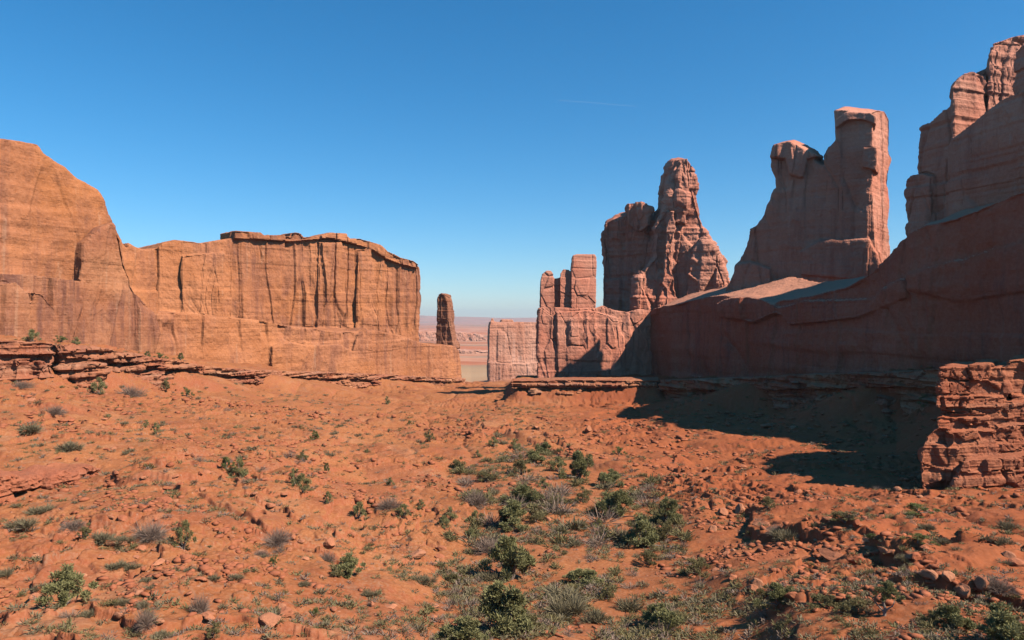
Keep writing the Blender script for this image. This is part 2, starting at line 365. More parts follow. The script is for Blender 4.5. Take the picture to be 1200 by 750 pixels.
def union_mesh(slabs, voxel, smooth):
    V, faces = [], []
    for Pf, Pb in slabs:
        o = len(V); k = len(Pf); V += [tuple(p) for p in Pf]+[tuple(p) for p in Pb]
        faces.append(list(range(o, o+k))); faces.append(list(range(o+2*k-1, o+k-1, -1)))
        for i in range(k): j = (i+1) % k; faces.append([o+j, o+i, o+k+i, o+k+j])
    me = bpy.data.meshes.new('tmp'); me.from_pydata(V, [], faces); me.update()
    import bmesh
    bm = bmesh.new(); bm.from_mesh(me); bmesh.ops.triangulate(bm, faces=bm.faces[:]); bmesh.ops.recalc_face_normals(bm, faces=bm.faces[:]); bm.to_mesh(me); bm.free()
    o = bpy.data.objects.new('tmp', me); COL.objects.link(o)
    m = o.modifiers.new('r', 'REMESH'); m.mode = 'VOXEL'; m.voxel_size = voxel
    if smooth:
        s = o.modifiers.new('s', 'SMOOTH'); s.factor = .5; s.iterations = smooth
    dg = bpy.context.evaluated_depsgraph_get(); ev = o.evaluated_get(dg)
    res = bpy.data.meshes.new_from_object(ev); bpy.data.objects.remove(o); bpy.data.meshes.remove(me)
    return res
def displace(me, big=1.5, cell=1.2, csize=(7, 7, 18), crack=1.0, flute=.6, strata=.4, sfreq=.5, fine=.35, seed=1, warp=.45, soft=None):
    n = len(me.vertices); co = np.empty(n*3, np.float32); me.vertices.foreach_get('co', co); co = co.reshape(-1, 3).astype(float)
    nm = np.empty(n*3, np.float32)
    try: me.vertices.foreach_get('normal', nm)
    except Exception: me.vertex_normals.foreach_get('vector', nm)
    nm = nm.reshape(-1, 3); x, y, z = co.T
    steep = sstep(.85, .4, np.abs(nm[:, 2]))
    wx = x+warp*noise(x/9, y/9, z/9, seed+50); wy = y+warp*noise(x/9, y/9, z/9, seed+51); wz = z+2*warp*noise(x/9, y/9, z/9, seed+52)
    e, c = worley(wx/csize[0], wy/csize[1], wz/csize[2], seed)
    e2, c2 = worley(wx/csize[0]*2.3+3, wy/csize[1]*2.3, wz/csize[2]*2.1, seed+3)
    mask = sstep(-.15, .25, fbm(x/22, y/22, z/22, 2, seed+70))
    d = big*fbm(x/19, y/19, z/24, 3, seed+9)
    sf = 1.0
    if soft is not None: sf = soft[2]+(1-soft[2])*sstep(soft[0], soft[1], z)
    cell = cell*sf; crack = crack*sf; flute = flute*sf
    d += steep*(cell*(c-.5)*sstep(0, .10, e)+.4*cell*(c2-.5)*mask*sstep(0, .12, e2))
    d -= crack*(sstep(.045, .0, e)*(.05+.95*mask)*.8+.3*sstep(.06, .0, e2)*mask)*steep
    rf = 1-np.abs(noise(wx/3.2, wy/3.2, z/32, seed+20)); d += flute*(rf-.6)*steep*(.4+.6*mask)
    s = noise(x*.012, y*.012, (z+.9*noise(x/14, y/14, z/14, seed+31))*sfreq, seed+30)
    d += strata*(sstep(-.25, .15, s)-.5)*steep
    d += strata*.4*noise(x*.04, y*.04, z*sfreq*3.1, seed+33)
    d += fine*fbm(x/2.4, y/2.4, z/2.6, 4, seed+40, .6)
    pass
    v = nm*d[:, None]; v[:, 2] *= .55
    co += v
    me.vertices.foreach_set('co', co.astype(np.float32).ravel()); me.update()
def rock(name, slabs, label, cat, mat, voxel=.45, smooth=4, group=None, shade_smooth=False, **kw):
    me = union_mesh(slabs, voxel, smooth); displace(me, **kw)
    n = len(me.vertices); co = np.empty(n*3, np.float32); me.vertices.foreach_get('co', co); co = co.reshape(-1, 3)
    o0 = np.array([co[:, 0].mean(), co[:, 1].mean(), co[:, 2].min()]); me.vertices.foreach_set('co', (co-o0).astype(np.float32).ravel())
    me.materials.clear(); me.materials.append(mat)
    me.polygons.foreach_set('use_smooth', np.full(len(me.polygons), shade_smooth)); me.update()
    return tag(link(name, me, o0), label, cat, group)

# ---- left cliff
A1, B1 = (0, 172), (190, 214)
rock('cliff_wall', [
  slab(A1, B1, [(-330, 90), (-150, 130), (-60, 155), (0, 165), (22, 167), (44, 170), (52, 181), (70, 193), (92, 211), (114, 222), (124, 238), (131, 262), (140, 282), (140, 430), (-330, 430)], 45, off=-2.6, dz=6),
  slab((140, 222), (190, 236), [(138, 275), (150, 292), (152, 284), (165, 292), (178, 292), (182, 300), (190, 380), (190, 430), (138, 430)], 40),
 ], 'tall orange sandstone cliff with a domed shoulder at the left edge', 'cliff', M_LEFT, voxel=.4, smooth=5,
 big=2.3, cell=.7, csize=(12, 12, 30), crack=.0, flute=.25, strata=.4, sfreq=.16, fine=.3, seed=11)
rock('cliff_buttress', [
  slab(A1, B1, [(-200, 300), (0, 320), (40, 322), (95, 330), (100, 285), (118, 268), (132, 262), (146, 284), (152, 318), (160, 345), (178, 364), (190, 405), (189, 440), (-200, 440)], 30, off=0),
  slab(A1, B1, [(-200, 335), (-60, 330), (0, 333), (18, 330), (33, 345), (36, 360), (40, 342), (52, 345), (66, 362), (76, 400), (76, 440), (-200, 440)], 20, off=3.5),
 ], 'brown-stained buttress standing against the foot of the domed cliff', 'cliff buttress', M_STAIN, voxel=.35, smooth=4,
 big=1.6, cell=2.0, csize=(9, 9, 60), crack=.25, flute=.5, strata=.3, sfreq=.16, fine=.3, seed=13)

# ---- left butte
AL, BL = (190, 236), (543, 376)
AU, BU = (150, 272), (495, 362)
up = [(140, 300), (152, 287), (165, 292), (183, 291), (192, 284), (205, 281), (235, 285), (262, 281), (272, 279), (300, 280), (340, 281), (372, 280), (392, 276), (410, 280), (436, 286), (452, 296), (470, 303), (486, 308), (492, 312), (494, 325), (495, 350), (493, 375), (492, 400), (492, 430), (140, 430)]
rock('mesa_butte', [
  slab(AU, BU, up, 60),
  slab(AU, BU, [(214, 300), (262, 296), (262, 385), (214, 385)], 12, off=1.3),
  slab(AU, BU, [(374, 284), (398, 284), (404, 300), (402, 392), (372, 392)], 12, off=1.8),
  slab(AU, BU, [(420, 292), (436, 292), (446, 392), (418, 392)], 12, off=1.5),
  slab(AU, BU, [(275, 270), (305, 272), (308, 275), (330, 275), (342, 278), (345, 272), (353, 274), (356, 278), (372, 277), (386, 272.5), (404, 273.5), (410, 279), (422, 279), (437, 284), (446, 287), (454, 295), (470, 302), (485, 305), (492, 310), (492, 315), (470, 309), (452, 302), (436, 291), (410, 285), (386, 279), (340, 283), (275, 279)], 14, off=2.0),
  slab(AL, BL, [(186, 366), (250, 371), (300, 374), (340, 383), (400, 389), (440, 388), (470, 394), (495, 402), (512, 405), (533, 405), (539, 412), (543, 446), (543, 465), (186, 450)], 40, dz=2.5),
  slab(AL, BL, [(318, 452), (320, 406), (336, 400), (360, 405), (400, 404), (414, 412), (420, 392), (430, 384), (436, 404), (440, 455)], 12, off=1.8),
 ], 'broad flat-topped sandstone butte streaked with brown varnish, left of centre', 'butte', M_BUTTE, voxel=.42, smooth=3,
 big=1.1, cell=2.2, csize=(7.5, 7.5, 50), soft=(-9, -4, .25), crack=.4, flute=1.1, strata=.2, sfreq=.28, fine=.4, seed=23)

# ---- thin spire
rock('rock_spire', [slab((511, 374), (533, 370), [(512, 396), (511.5, 375), (512, 361), (512.5, 349), (514, 345), (517, 343.5), (520.5, 345), (523, 350), (524.5, 358), (526, 376), (529, 392), (532, 406), (532, 410), (512, 410)], 6.5)],
 'thin dark rock spire standing alone beside the end of the butte', 'rock spire', M_SPIRE, voxel=.3, smooth=7, big=.5, cell=.8, csize=(3, 3, 12), crack=.5, flute=.35, strata=.25, fine=.25, seed=31)

# ---- far butte in the gap
rock('distant_butte', [slab((573, 700), (632, 730), [(572, 450), (572.5, 400), (573.6, 383), (575, 377), (582, 377.5), (590, 378), (632, 377.5), (655, 377.5), (655, 450)], 55, back=(-.03, 1)),
   slab((573, 700), (632, 730), [(574, 379), (575.5, 372.5), (578, 372.5), (580, 379)], 5, off=-2, back=(-.03, 1)),
   slab((573, 700), (632, 730), [(587, 380), (588, 374.5), (600, 375), (602, 380)], 14, off=-7, back=(-.03, 1)),
   slab((573, 700), (632, 730), [(573, 450), (573, 424), (600, 427), (632, 425), (655, 427), (655, 450)], 40, off=5, back=(-.03, 1))],
 'pale pink square butte seen through the gap between the walls', 'butte', M_FAR, voxel=.7, smooth=3, big=1.8, cell=2.0, csize=(14, 14, 90), crack=.4, flute=.9, strata=.2, fine=.5, seed=37)

rock('low_mesa', [slab((470, 2500), (575, 2700), [(440, 400), (440, 390), (500, 388.5), (540, 389), (566, 392), (575, 402), (575, 412), (440, 412)], 500)],
 'low red mesa far out on the plain', 'mesa', M_FAR, voxel=5, smooth=3, big=10, cell=5, csize=(90, 90, 60), crack=0, flute=3, strata=0, fine=3, seed=39)
rock('low_mesa', [slab((490, 1500), (575, 1560), [(480, 420), (480, 410), (520, 409), (556, 411), (590, 413), (600, 424), (480, 428)], 160)],
 'low orange bench in front of the far mesa, above the green flat', 'mesa', M_FAR, voxel=2.5, smooth=3, big=4, cell=6, csize=(30, 30, 30), crack=2, flute=5, strata=0, fine=2, seed=40)

# ---- right hand base wall, towers on it
CW, DW = (760, 276), (1200, 135)
CF, DF = (632, 264), (760, 276)
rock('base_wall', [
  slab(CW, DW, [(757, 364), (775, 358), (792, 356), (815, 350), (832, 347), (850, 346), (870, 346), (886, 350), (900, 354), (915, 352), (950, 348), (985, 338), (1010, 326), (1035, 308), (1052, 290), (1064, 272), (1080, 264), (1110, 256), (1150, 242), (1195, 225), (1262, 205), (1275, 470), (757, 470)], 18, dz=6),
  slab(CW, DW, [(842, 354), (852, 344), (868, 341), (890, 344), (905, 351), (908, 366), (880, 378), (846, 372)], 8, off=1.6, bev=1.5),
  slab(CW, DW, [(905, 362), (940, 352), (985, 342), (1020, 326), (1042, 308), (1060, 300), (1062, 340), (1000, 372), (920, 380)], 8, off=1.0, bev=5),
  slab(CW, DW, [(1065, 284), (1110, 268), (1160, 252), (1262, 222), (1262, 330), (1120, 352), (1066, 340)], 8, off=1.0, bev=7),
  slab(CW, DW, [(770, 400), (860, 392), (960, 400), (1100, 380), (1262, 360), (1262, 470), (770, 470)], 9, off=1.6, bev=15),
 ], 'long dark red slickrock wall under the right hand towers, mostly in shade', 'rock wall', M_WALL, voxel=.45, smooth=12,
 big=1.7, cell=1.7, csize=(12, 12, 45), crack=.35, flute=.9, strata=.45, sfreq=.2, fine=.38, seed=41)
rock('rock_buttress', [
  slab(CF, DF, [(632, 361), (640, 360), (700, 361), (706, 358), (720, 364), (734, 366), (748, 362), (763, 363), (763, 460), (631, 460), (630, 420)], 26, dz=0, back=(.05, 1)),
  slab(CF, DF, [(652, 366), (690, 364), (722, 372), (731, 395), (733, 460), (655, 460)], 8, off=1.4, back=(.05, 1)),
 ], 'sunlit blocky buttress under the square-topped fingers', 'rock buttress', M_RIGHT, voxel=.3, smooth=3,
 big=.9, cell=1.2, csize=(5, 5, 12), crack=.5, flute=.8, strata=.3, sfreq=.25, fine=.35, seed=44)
rock('finger_tower', [
  slab(CF, DF, [(633, 366), (633, 330), (635, 321), (640, 316.5), (646, 316.5), (649, 322), (650, 366)], 9, off=-.6, back=(.05, 1)),
  slab(CF, DF, [(648, 366), (649, 326), (655, 325), (656, 366)], 8, off=-3.2, back=(.05, 1)),
  slab(CF, DF, [(656, 366), (656, 320), (660, 315), (667, 316), (671, 322), (671, 366)], 9, off=-1.4, back=(.05, 1)),
  slab(CF, DF, [(669.5, 366), (669.5, 315), (671, 299), (676, 297.5), (697, 297.5), (699, 302), (699, 323), (698, 366)], 12, off=.2, back=(.05, 1)),
 ], 'square-topped finger towers at the near end of the right wall', 'rock tower', M_RIGHT, voxel=.25, smooth=4,
 big=.5, cell=.55, csize=(7, 7, 9), crack=.5, flute=.15, strata=.15, fine=.12, seed=43)
A3, B3 = (705, 300), (850, 283)
A3b, B3b = (738, 287), (855, 288)
rock('rock_tower', [
  slab(A3, B3, [(705, 380), (705, 300), (706, 262), (709, 250), (718, 244), (727, 242), (733, 239), (750, 238), (760, 241), (768, 246), (768, 380)], 13, off=-2, bev=5),
  slab(A3, B3, [(732, 244), (735, 239), (752, 238), (760, 243), (762, 262), (750, 272), (737, 262)], 6, off=.5),
  slab(A3b, B3b, [(738, 380), (744, 340), (750, 316), (756, 318), (764, 300), (768, 262), (773, 248), (779, 238), (785, 212), (789, 188), (796, 178), (804, 177), (810, 184), (816, 200), (818, 212), (815, 222), (822, 250), (827, 268), (831, 276), (838, 290), (846, 304), (850, 318), (855, 330), (855, 380)], 13, bev=3),
  slab(A3b, B3b, [(742, 380), (748, 322), (755, 318), (757, 350), (766, 380)], 5, off=4.5),
  slab(A3b, B3b, [(770, 380), (776, 325), (782, 262), (788, 246), (792, 262), (790, 320), (800, 380)], 5, off=3.2),
  slab(A3b, B3b, [(800, 380), (806, 330), (812, 296), (826, 278), (836, 292), (850, 320), (856, 380)], 6, off=4.0),
  slab(A3b, B3b, [(792, 260), (794, 202), (799, 190), (804, 194), (805, 262)], 4, off=2.0),
 ], 'pointed craggy rock tower with a pale rounded shoulder on its left', 'rock tower', M_RIGHT, voxel=.32, smooth=3,
 big=2.2, cell=2.2, csize=(5.5, 5.5, 17), crack=.5, flute=1.5, strata=.4, sfreq=.4, fine=.6, seed=47)
A4, B4 = (855, 235.5), (1022, 215)
rock('rock_fin', [
  slab(A4, B4, [(846, 360), (852, 335), (866, 312), (873, 290), (878, 268), (888, 262), (898, 245), (905, 222), (911, 208), (910, 190), (906, 180), (905, 166), (915, 160), (925, 157), (936, 161), (948, 168), (958, 176), (965, 180), (966, 168), (970, 158), (979, 149), (980, 130), (988, 120), (1000, 115), (1014, 115), (1022, 120), (1022, 180), (1024, 250), (1028, 330), (1028, 360)], 15, off=0, bev=4),
  slab((1020, 215), (1060, 236), [(1020, 121), (1030, 117), (1038, 119), (1044, 130), (1044, 160), (1046, 176), (1043, 195), (1042, 230), (1040, 262), (1042, 290), (1040, 360), (1020, 360)], 10, off=-.2, bev=3),
  slab(A4, B4, [(979, 150), (980, 130), (992, 121), (1020, 121), (1026, 128), (1026, 146), (1010, 140), (992, 141)], 12, off=1.6, bev=2.5),
  slab(A4, B4, [(1010, 196), (1012, 172), (1026, 172), (1030, 192), (1027, 200)], 9, off=1.6),
  slab(A4, B4, [(905, 176), (909, 160), (925, 157), (948, 168), (958, 178), (944, 186), (940, 208), (926, 204), (922, 180)], 9, off=1.8, bev=2.5),
  slab(A4, B4, [(938, 322), (938, 284), (960, 270), (1016, 268), (1028, 290), (1034, 330)], 8, off=1.0, bev=3),
  slab(A4, B4, [(856, 360), (862, 300), (880, 296), (902, 304), (908, 360)], 8, off=1.6, bev=3),
 ], 'tall slab-like rock fin with a notched top and sunlit right edge', 'rock fin', M_RIGHT, voxel=.32, smooth=4,
 big=.9, cell=1.0, csize=(7, 7, 50), crack=.4, flute=1.0, strata=.12, fine=.35, seed=53)
A5, B5 = (1065, 177.5), (1195, 149.5)
rock('great_fin', [
  slab(A5, B5, [(1080, 300), (1080, 258), (1079, 180), (1081, 148), (1096, 140), (1104, 132), (1116, 124), (1117, 300)], 14, off=-1),
  slab(A5, B5, [(1062, 300), (1064, 262), (1062, 232), (1063, 213), (1069, 206), (1080, 203), (1090, 206), (1092, 300)], 11, off=.8),
  slab((1115, 164), (1155, 168), [(1115, 300), (1116, 140), (1116, 86), (1121, 77), (1131, 70), (1138, 68), (1152, 74), (1154, 100), (1154, 300)], 13, off=0, bev=3, back=(.54, .84)),
  slab((1136, 170), (1160, 170), [(1136, 120), (1138, 82), (1146, 74), (1157, 70), (1160, 76), (1160, 120)], 9, off=0, bev=2, back=(.52, .85)),
  slab((1157, 167.5), (1250, 176), [(1156, 300), (1157, 130), (1159, 52), (1164, 36), (1184, 29), (1200, 27), (1240, 26), (1250, 300)], 14, off=0, bev=3, back=(.58, .81)),
  slab(A5, B5, [(1185, 300), (1188, 62), (1200, 52), (1262, 46), (1262, 300)], 10, off=-2.5),
  slab(A5, B5, [(1245, 300), (1245, 40), (1290, 30), (1325, 40), (1330, 300)], 14, off=-1),
  slab(A5, B5, [(1114, 300), (1116, 162), (1150, 136), (1172, 118), (1215, 100), (1250, 95), (1250, 300)], 10, off=1.2),
  slab(A5, B5, [(1240, 300), (1240, 150), (1325, 60), (1345, 36), (1480, 26), (1565, 18), (1600, -40), (1721, -78), (1800, -84), (1800, 420), (1240, 420)], 14, off=-1),
 ], 'huge dark fin of joined rock blocks rising at the right edge', 'rock fin', M_RIGHT, voxel=.3, smooth=4,
 big=1.0, cell=1.4, csize=(7, 7, 22), crack=.6, flute=.5, strata=.35, fine=.28, seed=59)
# the wall goes on outside the frame after a gap; its shade reaches the valley floor
rock('rock_fin', [slab((1600, 91), (1913, 70), [(1590, -60), (1650, -125), (1760, -200), (1870, -300), (1905, -280), (1915, 520), (1590, 520)], 10)],
 'sandstone fin beyond the right edge that shades the valley floor', 'rock fin', M_RIGHT, voxel=.8, smooth=4, big=1.5, seed=61)

# ---- ledges under the walls
def ledge(name, path, label, mat, thick=9, voxel=.34, seed=3, caps=True, **kw):
    """path: (px, depth, top py, bottom py)"""
    sl = []
    rnd = random.Random(seed)
    for (p0, y0, t0, b0), (p1, y1, t1, b1) in zip(path, path[1:]):
        n = max(1, int(abs(p1-p0)/26)); prev = None
        for k in range(n):
            f0, f1 = k/n, (k+1)/n
            g = lambda a, b, f: a+(b-a)*f
            P0, P1 = g(p0, p1, f0), g(p0, p1, f1); Y0, Y1 = 1/g(1/y0, 1/y1, f0), 1/g(1/y0, 1/y1, f1)
            T0, T1, B0, B1 = g(t0, t1, f0), g(t0, t1, f1), g(b0, b1, f0)+9, g(b0, b1, f1)+9
            h = (B0-T0)
            j = rnd.uniform(-.9, .7); e = 1.2
            m1 = T0+h*.30; m2 = T0+h*.52
            sl.append(slab((P0, Y0), (P1, Y1), [(P0-e, T0), (P1+e, T1), (P1+e, m1), (P0-e, m1)], thick, off=j+1.0))
            sl.append(slab((P0, Y0), (P1, Y1), [(P0-e, m1-1), (P1+e, m1-1), (P1+e, m2), (P0-e, m2)], thick, off=j*.5-.7))
            sl.append(slab((P0, Y0), (P1, Y1), [(P0-e, m2-1), (P1+e, m2-1), (P1+e, B1), (P0-e, B0)], thick, off=j*.6+.3))
            if rnd.random() < .7:
                a = rnd.uniform(P0, P1); w = rnd.uniform(3, 9)
                sl.append(slab((P0, Y0), (P1, Y1), [(a-w, T0+h*rnd.uniform(.35, .5)), (a+w, T0+h*rnd.uniform(.35, .5)), (a+w*1.2, B0), (a-w*1.2, B0)], 5, off=rnd.uniform(.8, 2)))
    return rock(name, sl, label, 'rock ledge', mat, voxel=voxel, smooth=1, seed=seed, **kw)
lk = dict(big=.7, cell=1.3, csize=(2.4, 2.4, 1.6), crack=.7, flute=.2, strata=.7, sfreq=1.1, fine=.4)
ledge('rock_ledge', [(-300, 122, 388, 440), (-60, 142, 397, 440), (62, 157, 402, 444)], 'layered ledge at the left edge below the domed cliff', M_LEDGE, seed=71, **lk)
ledge('rock_ledge', [(73, 159, 404, 446), (110, 165, 406, 446), (190, 190, 420, 453), (236, 206, 428, 455)], 'cracked ledge with a dark undercut below the left cliff', M_LEDGE, seed=73, **lk)
ledge('rock_ledge', [(240, 207, 429, 452), (300, 230, 434, 449), (430, 301, 438, 452), (544, 371, 443.5, 450)], 'low red ledge running along the foot of the butte', M_LEDGE, seed=79, **lk)
ledge('rock_ledge', [(600, 240, 446, 469), (680, 238, 445, 470), (772, 234, 446, 473)], 'sunlit dark-banded ledge below the finger towers', M_LEDGE, seed=83, thick=12, **lk)
ledge('rock_ledge', [(772, 232, 446, 474), (900, 186, 441, 484), (1050, 149, 435, 490), (1110, 136, 432, 492)], 'shaded ledge in the deep shadow of the great fin', M_LEDGE, seed=89, thick=12, **lk)

# ---- sunlit block pillar at the right
A6, B6 = (1085, 87), (1230, 90)
def band(x0, y0, x1, y1, off, th=14, tilt=0): return slab(A6, B6, [(x0, y0), (x1, y0+tilt), (x1+3, (y0+y1)/2), (x1, y1+tilt), (x0, y1), (x0-2, (y0+y1)/2)], th, off=off, back=(.6, .8))
rock('block_pillar', [
  band(1102, 430, 1132, 446, .3), band(1137, 427, 1160, 447, .5), band(1166, 430, 1180, 445, 0), band(1180, 423, 1250, 446, -.6, tilt=-8),
  band(1103, 444, 1250, 449, -.8), band(1101, 448, 1182, 462, .1), band(1186, 446, 1250, 468, -.6), band(1098, 464, 1176, 478, .5), band(1104, 476, 1186, 488, -.1), band(1182, 470, 1250, 492, .2),
  band(1100, 489, 1160, 503, .7), band(1162, 487, 1250, 502, .0), band(1096, 500, 1176, 506, -.2),
  slab(A6, B6, [(1085, 512), (1096, 503), (1112, 505), (1112, 575), (1080, 575), (1078, 535)], 12, off=.8, back=(.6, .8)),
  slab(A6, B6, [(1111, 507), (1142, 504), (1168, 506), (1170, 575), (1112, 575)], 12, off=1.5, back=(.6, .8)),
  slab(A6, B6, [(1168, 500), (1190, 498), (1250, 494), (1250, 575), (1168, 575)], 12, off=.5, back=(.6, .8)),
  slab(A6, B6, [(1104, 440), (1250, 436), (1250, 580), (1100, 580)], 26, off=-2, back=(.6, .8)),
  slab(A6, B6, [(1120, 560), (1130, 540), (1190, 535), (1250, 530), (1250, 585), (1110, 585)], 5, off=3.0, back=(.6, .8)),
 ], 'sunlit blocky red pillar of stacked layers at the right edge', 'rock pillar', M_PILLAR, voxel=.17, smooth=2,
 big=.4, cell=.85, csize=(2.7, 2.7, 2.1), crack=.9, flute=.1, strata=.16, sfreq=1.6, fine=.35, seed=97)

# ---- outcrop with two shaded hollows, left foreground
A7, B7 = (0, 66), (110, 76)
rock('rock_outcrop', [
  slab(A7, B7, [(-60, 562), (-30, 558), (-4, 564), (0, 578), (-60, 580)], 4, off=.4),
  slab(A7, B7, [(-2, 572), (2, 556), (16, 553), (28, 559), (30, 573), (10, 577)], 3.5, off=1.5, bev=.3),
  slab(A7, B7, [(28, 572), (30, 561), (44, 556), (58, 562), (58, 571)], 4, off=.7),
  slab(A7, B7, [(56, 572), (60, 556), (74, 548), (84, 552), (86, 566)], 3.5, off=1.6, bev=.3),
  slab(A7, B7, [(84, 568), (88, 552), (100, 546), (114, 550), (112, 566)], 4, off=.5),
  slab(A7, B7, [(-60, 570), (-4, 574), (14, 582), (10, 608), (-60, 614)], 5, off=1.6),
  slab(A7, B7, [(48, 566), (90, 560), (112, 552), (120, 570), (92, 590), (60, 606), (48, 596)], 5, off=.6),
  slab(A7, B7, [(-60, 568), (60, 568), (60, 615), (-60, 620)], 3, off=-3.0),
  slab(A7, B7, [(-60, 606), (22, 596), (34, 606), (30, 622), (-60, 630)], 5, off=1.8),
 ], 'orange outcrop with two dark shaded hollows low on the left', 'rock outcrop', M_PILLAR, voxel=.16, smooth=3,
 big=1.1, cell=.6, csize=(1.6, 1.6, .9), crack=.4, flute=.1, strata=.35, sfreq=1.5, fine=.4, seed=101)

# ------------------------------------------------------------------ fallen stones
import bmesh
def stone_mesh(seed, sub=3, flat=.7, name='stone'):
    rg = np.random.default_rng(seed)
    bm = bmesh.new(); bmesh.ops.create_icosphere(bm, subdivisions=sub, radius=1)
    V = np.array([v.co[:] for v in bm.verts])
    sq = np.array([rg.uniform(.8, 1.25), rg.uniform(.65, 1.0), flat*rg.uniform(.75, 1.1)])
    for _ in range(11):                      # broken faces
        n = rg.normal(size=3); n /= np.linalg.norm(n); c = rg.uniform(.45, .8)
        d = V@n-c; V -= np.outer(np.maximum(d, 0), n)*.96
    V = V*sq
    V += .07*np.stack([noise(V[:, 0]*2.2, V[:, 1]*2.2, V[:, 2]*2.2, seed*3+k) for k in range(3)], 1)
    V += .025*np.stack([noise(V[:, 0]*7, V[:, 1]*7, V[:, 2]*7, seed*3+k+9) for k in range(3)], 1)
    V[:, 2] += .32*flat
    for v, c in zip(bm.verts, V): v.co = c
    me = bpy.data.meshes.new(name); bm.to_mesh(me); bm.free(); me.materials.append(M_STONE); return me
STN = [stone_mesh(i, 3, [.75, .45, .9, .6, .35, .7][i % 6]) for i in range(6)]
STL = [stone_mesh(20+i, 2, [.7, .5, .85, .6][i % 4]) for i in range(4)]
rnd = random.Random(5)
def stone(px, py, w, label, group, var=None, hh=1.0, cat='boulder', name='boulder', rz=None):
    p = ground(px, py); s = w/F*p[1]/2
    o = link(name, STN[var if var is not None else rnd.randrange(6)] if w > 6 else STL[rnd.randrange(4)], p-np.array([0, 0, .08*s]))
    o.scale = (s, s*rnd.uniform(.8, 1.1), s*hh); o.rotation_euler = (rnd.uniform(-.15, .15), rnd.uniform(-.15, .15), rnd.uniform(0, 6.28) if rz is None else rz)
    return tag(o, label, cat, group)
G = 'named boulders on the valley sides'
for a in [
 (976, 652, 36, 'largest boulder on the right slope, casting a black shadow'),
 (1003, 660, 20, 'squat boulder tucked below the largest boulder on the right slope'),
 (1085, 676, 24, 'upright split boulder near the bottom right among broken ledges'),
 (1112, 678, 22, 'low angular boulder right of the upright split one'),
 (1150, 692, 26, 'tilted flat boulder above the bottom right bushes'),
 (1192, 662, 22, 'dark boulder cut off by the right edge'),
 (1124, 598, 14, 'small dark boulder on the bare slope under the block pillar'),
 (690, 505, 13, 'dark round boulder beside the tip of the big shadow'),
 (457, 712, 18, 'smooth rounded boulder low in the centre left'),
 (436, 711, 14, 'smaller smooth boulder touching the rounded one low in the centre left'),
 (387, 640, 22, 'pale boulder with a grey bush at its side, left of centre'),
 (344, 632, 12, 'small blocky boulder left of the pale one'),
 (489, 652, 30, 'flat broken slab with a shadow line, centre left'),
 (516, 644, 15, 'lone rounded boulder at the left border of the wash'),
 (140, 724, 18, 'reddish block with one shaded side near the lower left'),
 (193, 588, 22, 'long leaning slab of rock on the left slope'),
 (205, 588, 12, 'small block resting at the foot of the leaning slab'),
 (238, 575, 12, 'angular block high on the left slope'),
 (168, 595, 15, 'broken rock left of the leaning slab'),
 (262, 622, 14, 'flat ledge stone right of the upright green shrub'),
 (868, 600, 22, 'first dark-sided block in the rock pile right of the wash'),
 (846, 603, 17, 'second block at the left of the rock pile right of the wash'),
 (892, 614, 20, 'broad block at the right of the rock pile'),
 (835, 622, 14, 'block under the rock pile beside the sage'),
 (871, 548, 10, 'small block at the lit mound inside the shadow'),
 (903, 500, 24, 'crest boulder on top of the sunlit mound inside the shadow'),
 (930, 503, 14, 'lesser boulder right of the crest on the sunlit mound'),
 (655, 690, 10, 'small stone beside a grey bush in the wash'),
 (640, 610, 12, 'pinkish rock among shrubs in the wash'),
 (657, 613, 14, 'larger pinkish rock among shrubs in the wash'),
 (1002, 700, 10, 'dark little block left of the pale-trunked juniper'),
 (795, 470, 13, 'pale rubble block at the end of the sunlit ledge')]:
    stone(a[0], a[1], a[2], a[3], None)
zones = [ # px0,px1,py0,py1,count,size range(m),label
 (0, 430, 455, 560, 60, (.5, 1.3), 'angular red rock lying on the upper left slope', 'rocks on the upper left slope'),
 (0, 520, 560, 735, 95, (.25, 1.0), 'broken orange rock lying on the lower left slope', 'rocks on the lower left slope'),
 (560, 830, 470, 520, 45, (.6, 1.6), 'fallen block on the bank below the sunlit ledge', 'rocks below the sunlit ledge'),
 (800, 1195, 565, 700, 85, (.25, 1.0), 'broken red rock lying on the right slope', 'rocks on the right slope'),
 (1050, 1195, 556, 585, 26, (.4, 1.3), 'broken block at the foot of the block pillar', 'rubble under the block pillar'),
 (760, 960, 520, 560, 25, (.4, 1.0), 'small rock on the sunlit mound beside the shadow', 'rocks on the sunlit mound')]
def scatter(z, fn, rs):
    x0, x1, y0, y1, n = z[:5]; k = 0; t = 0
    while k < n and t < n*8:
        t += 1; px, py = rs.uniform(x0, x1), rs.uniform(y0, y1)
        tx = (px-600)/F; q = float(noise(px/60+3, py/28, 0, 7))
        if q < -.05 and rs.random() < .8: continue
        fn(px, py); k += 1
rs = random.Random(8)
for z in zones:
    def f(px, py, z=z):
        p = ground(px, py); s = rs.uniform(z[5][0]**.5, z[5][1]**.5)**2*.5*(1 if rs.random() > .1 else 1.5)
        if p[1] > 220: return
        o = link('rock', STL[rs.randrange(4)] if p[1] > 60 else STN[rs.randrange(6)], p-np.array([0, 0, .12*s]))
        o.scale = (s*rs.uniform(.9, 1.3), s*rs.uniform(.7, 1.1), s*rs.uniform(.6, 1.2)); o.rotation_euler = (rs.uniform(-.3, .3), rs.uniform(-.3, .3), rs.uniform(0, 6.28))
        tag(o, z[6], 'rock', z[7])
    scatter(z, f, rs)
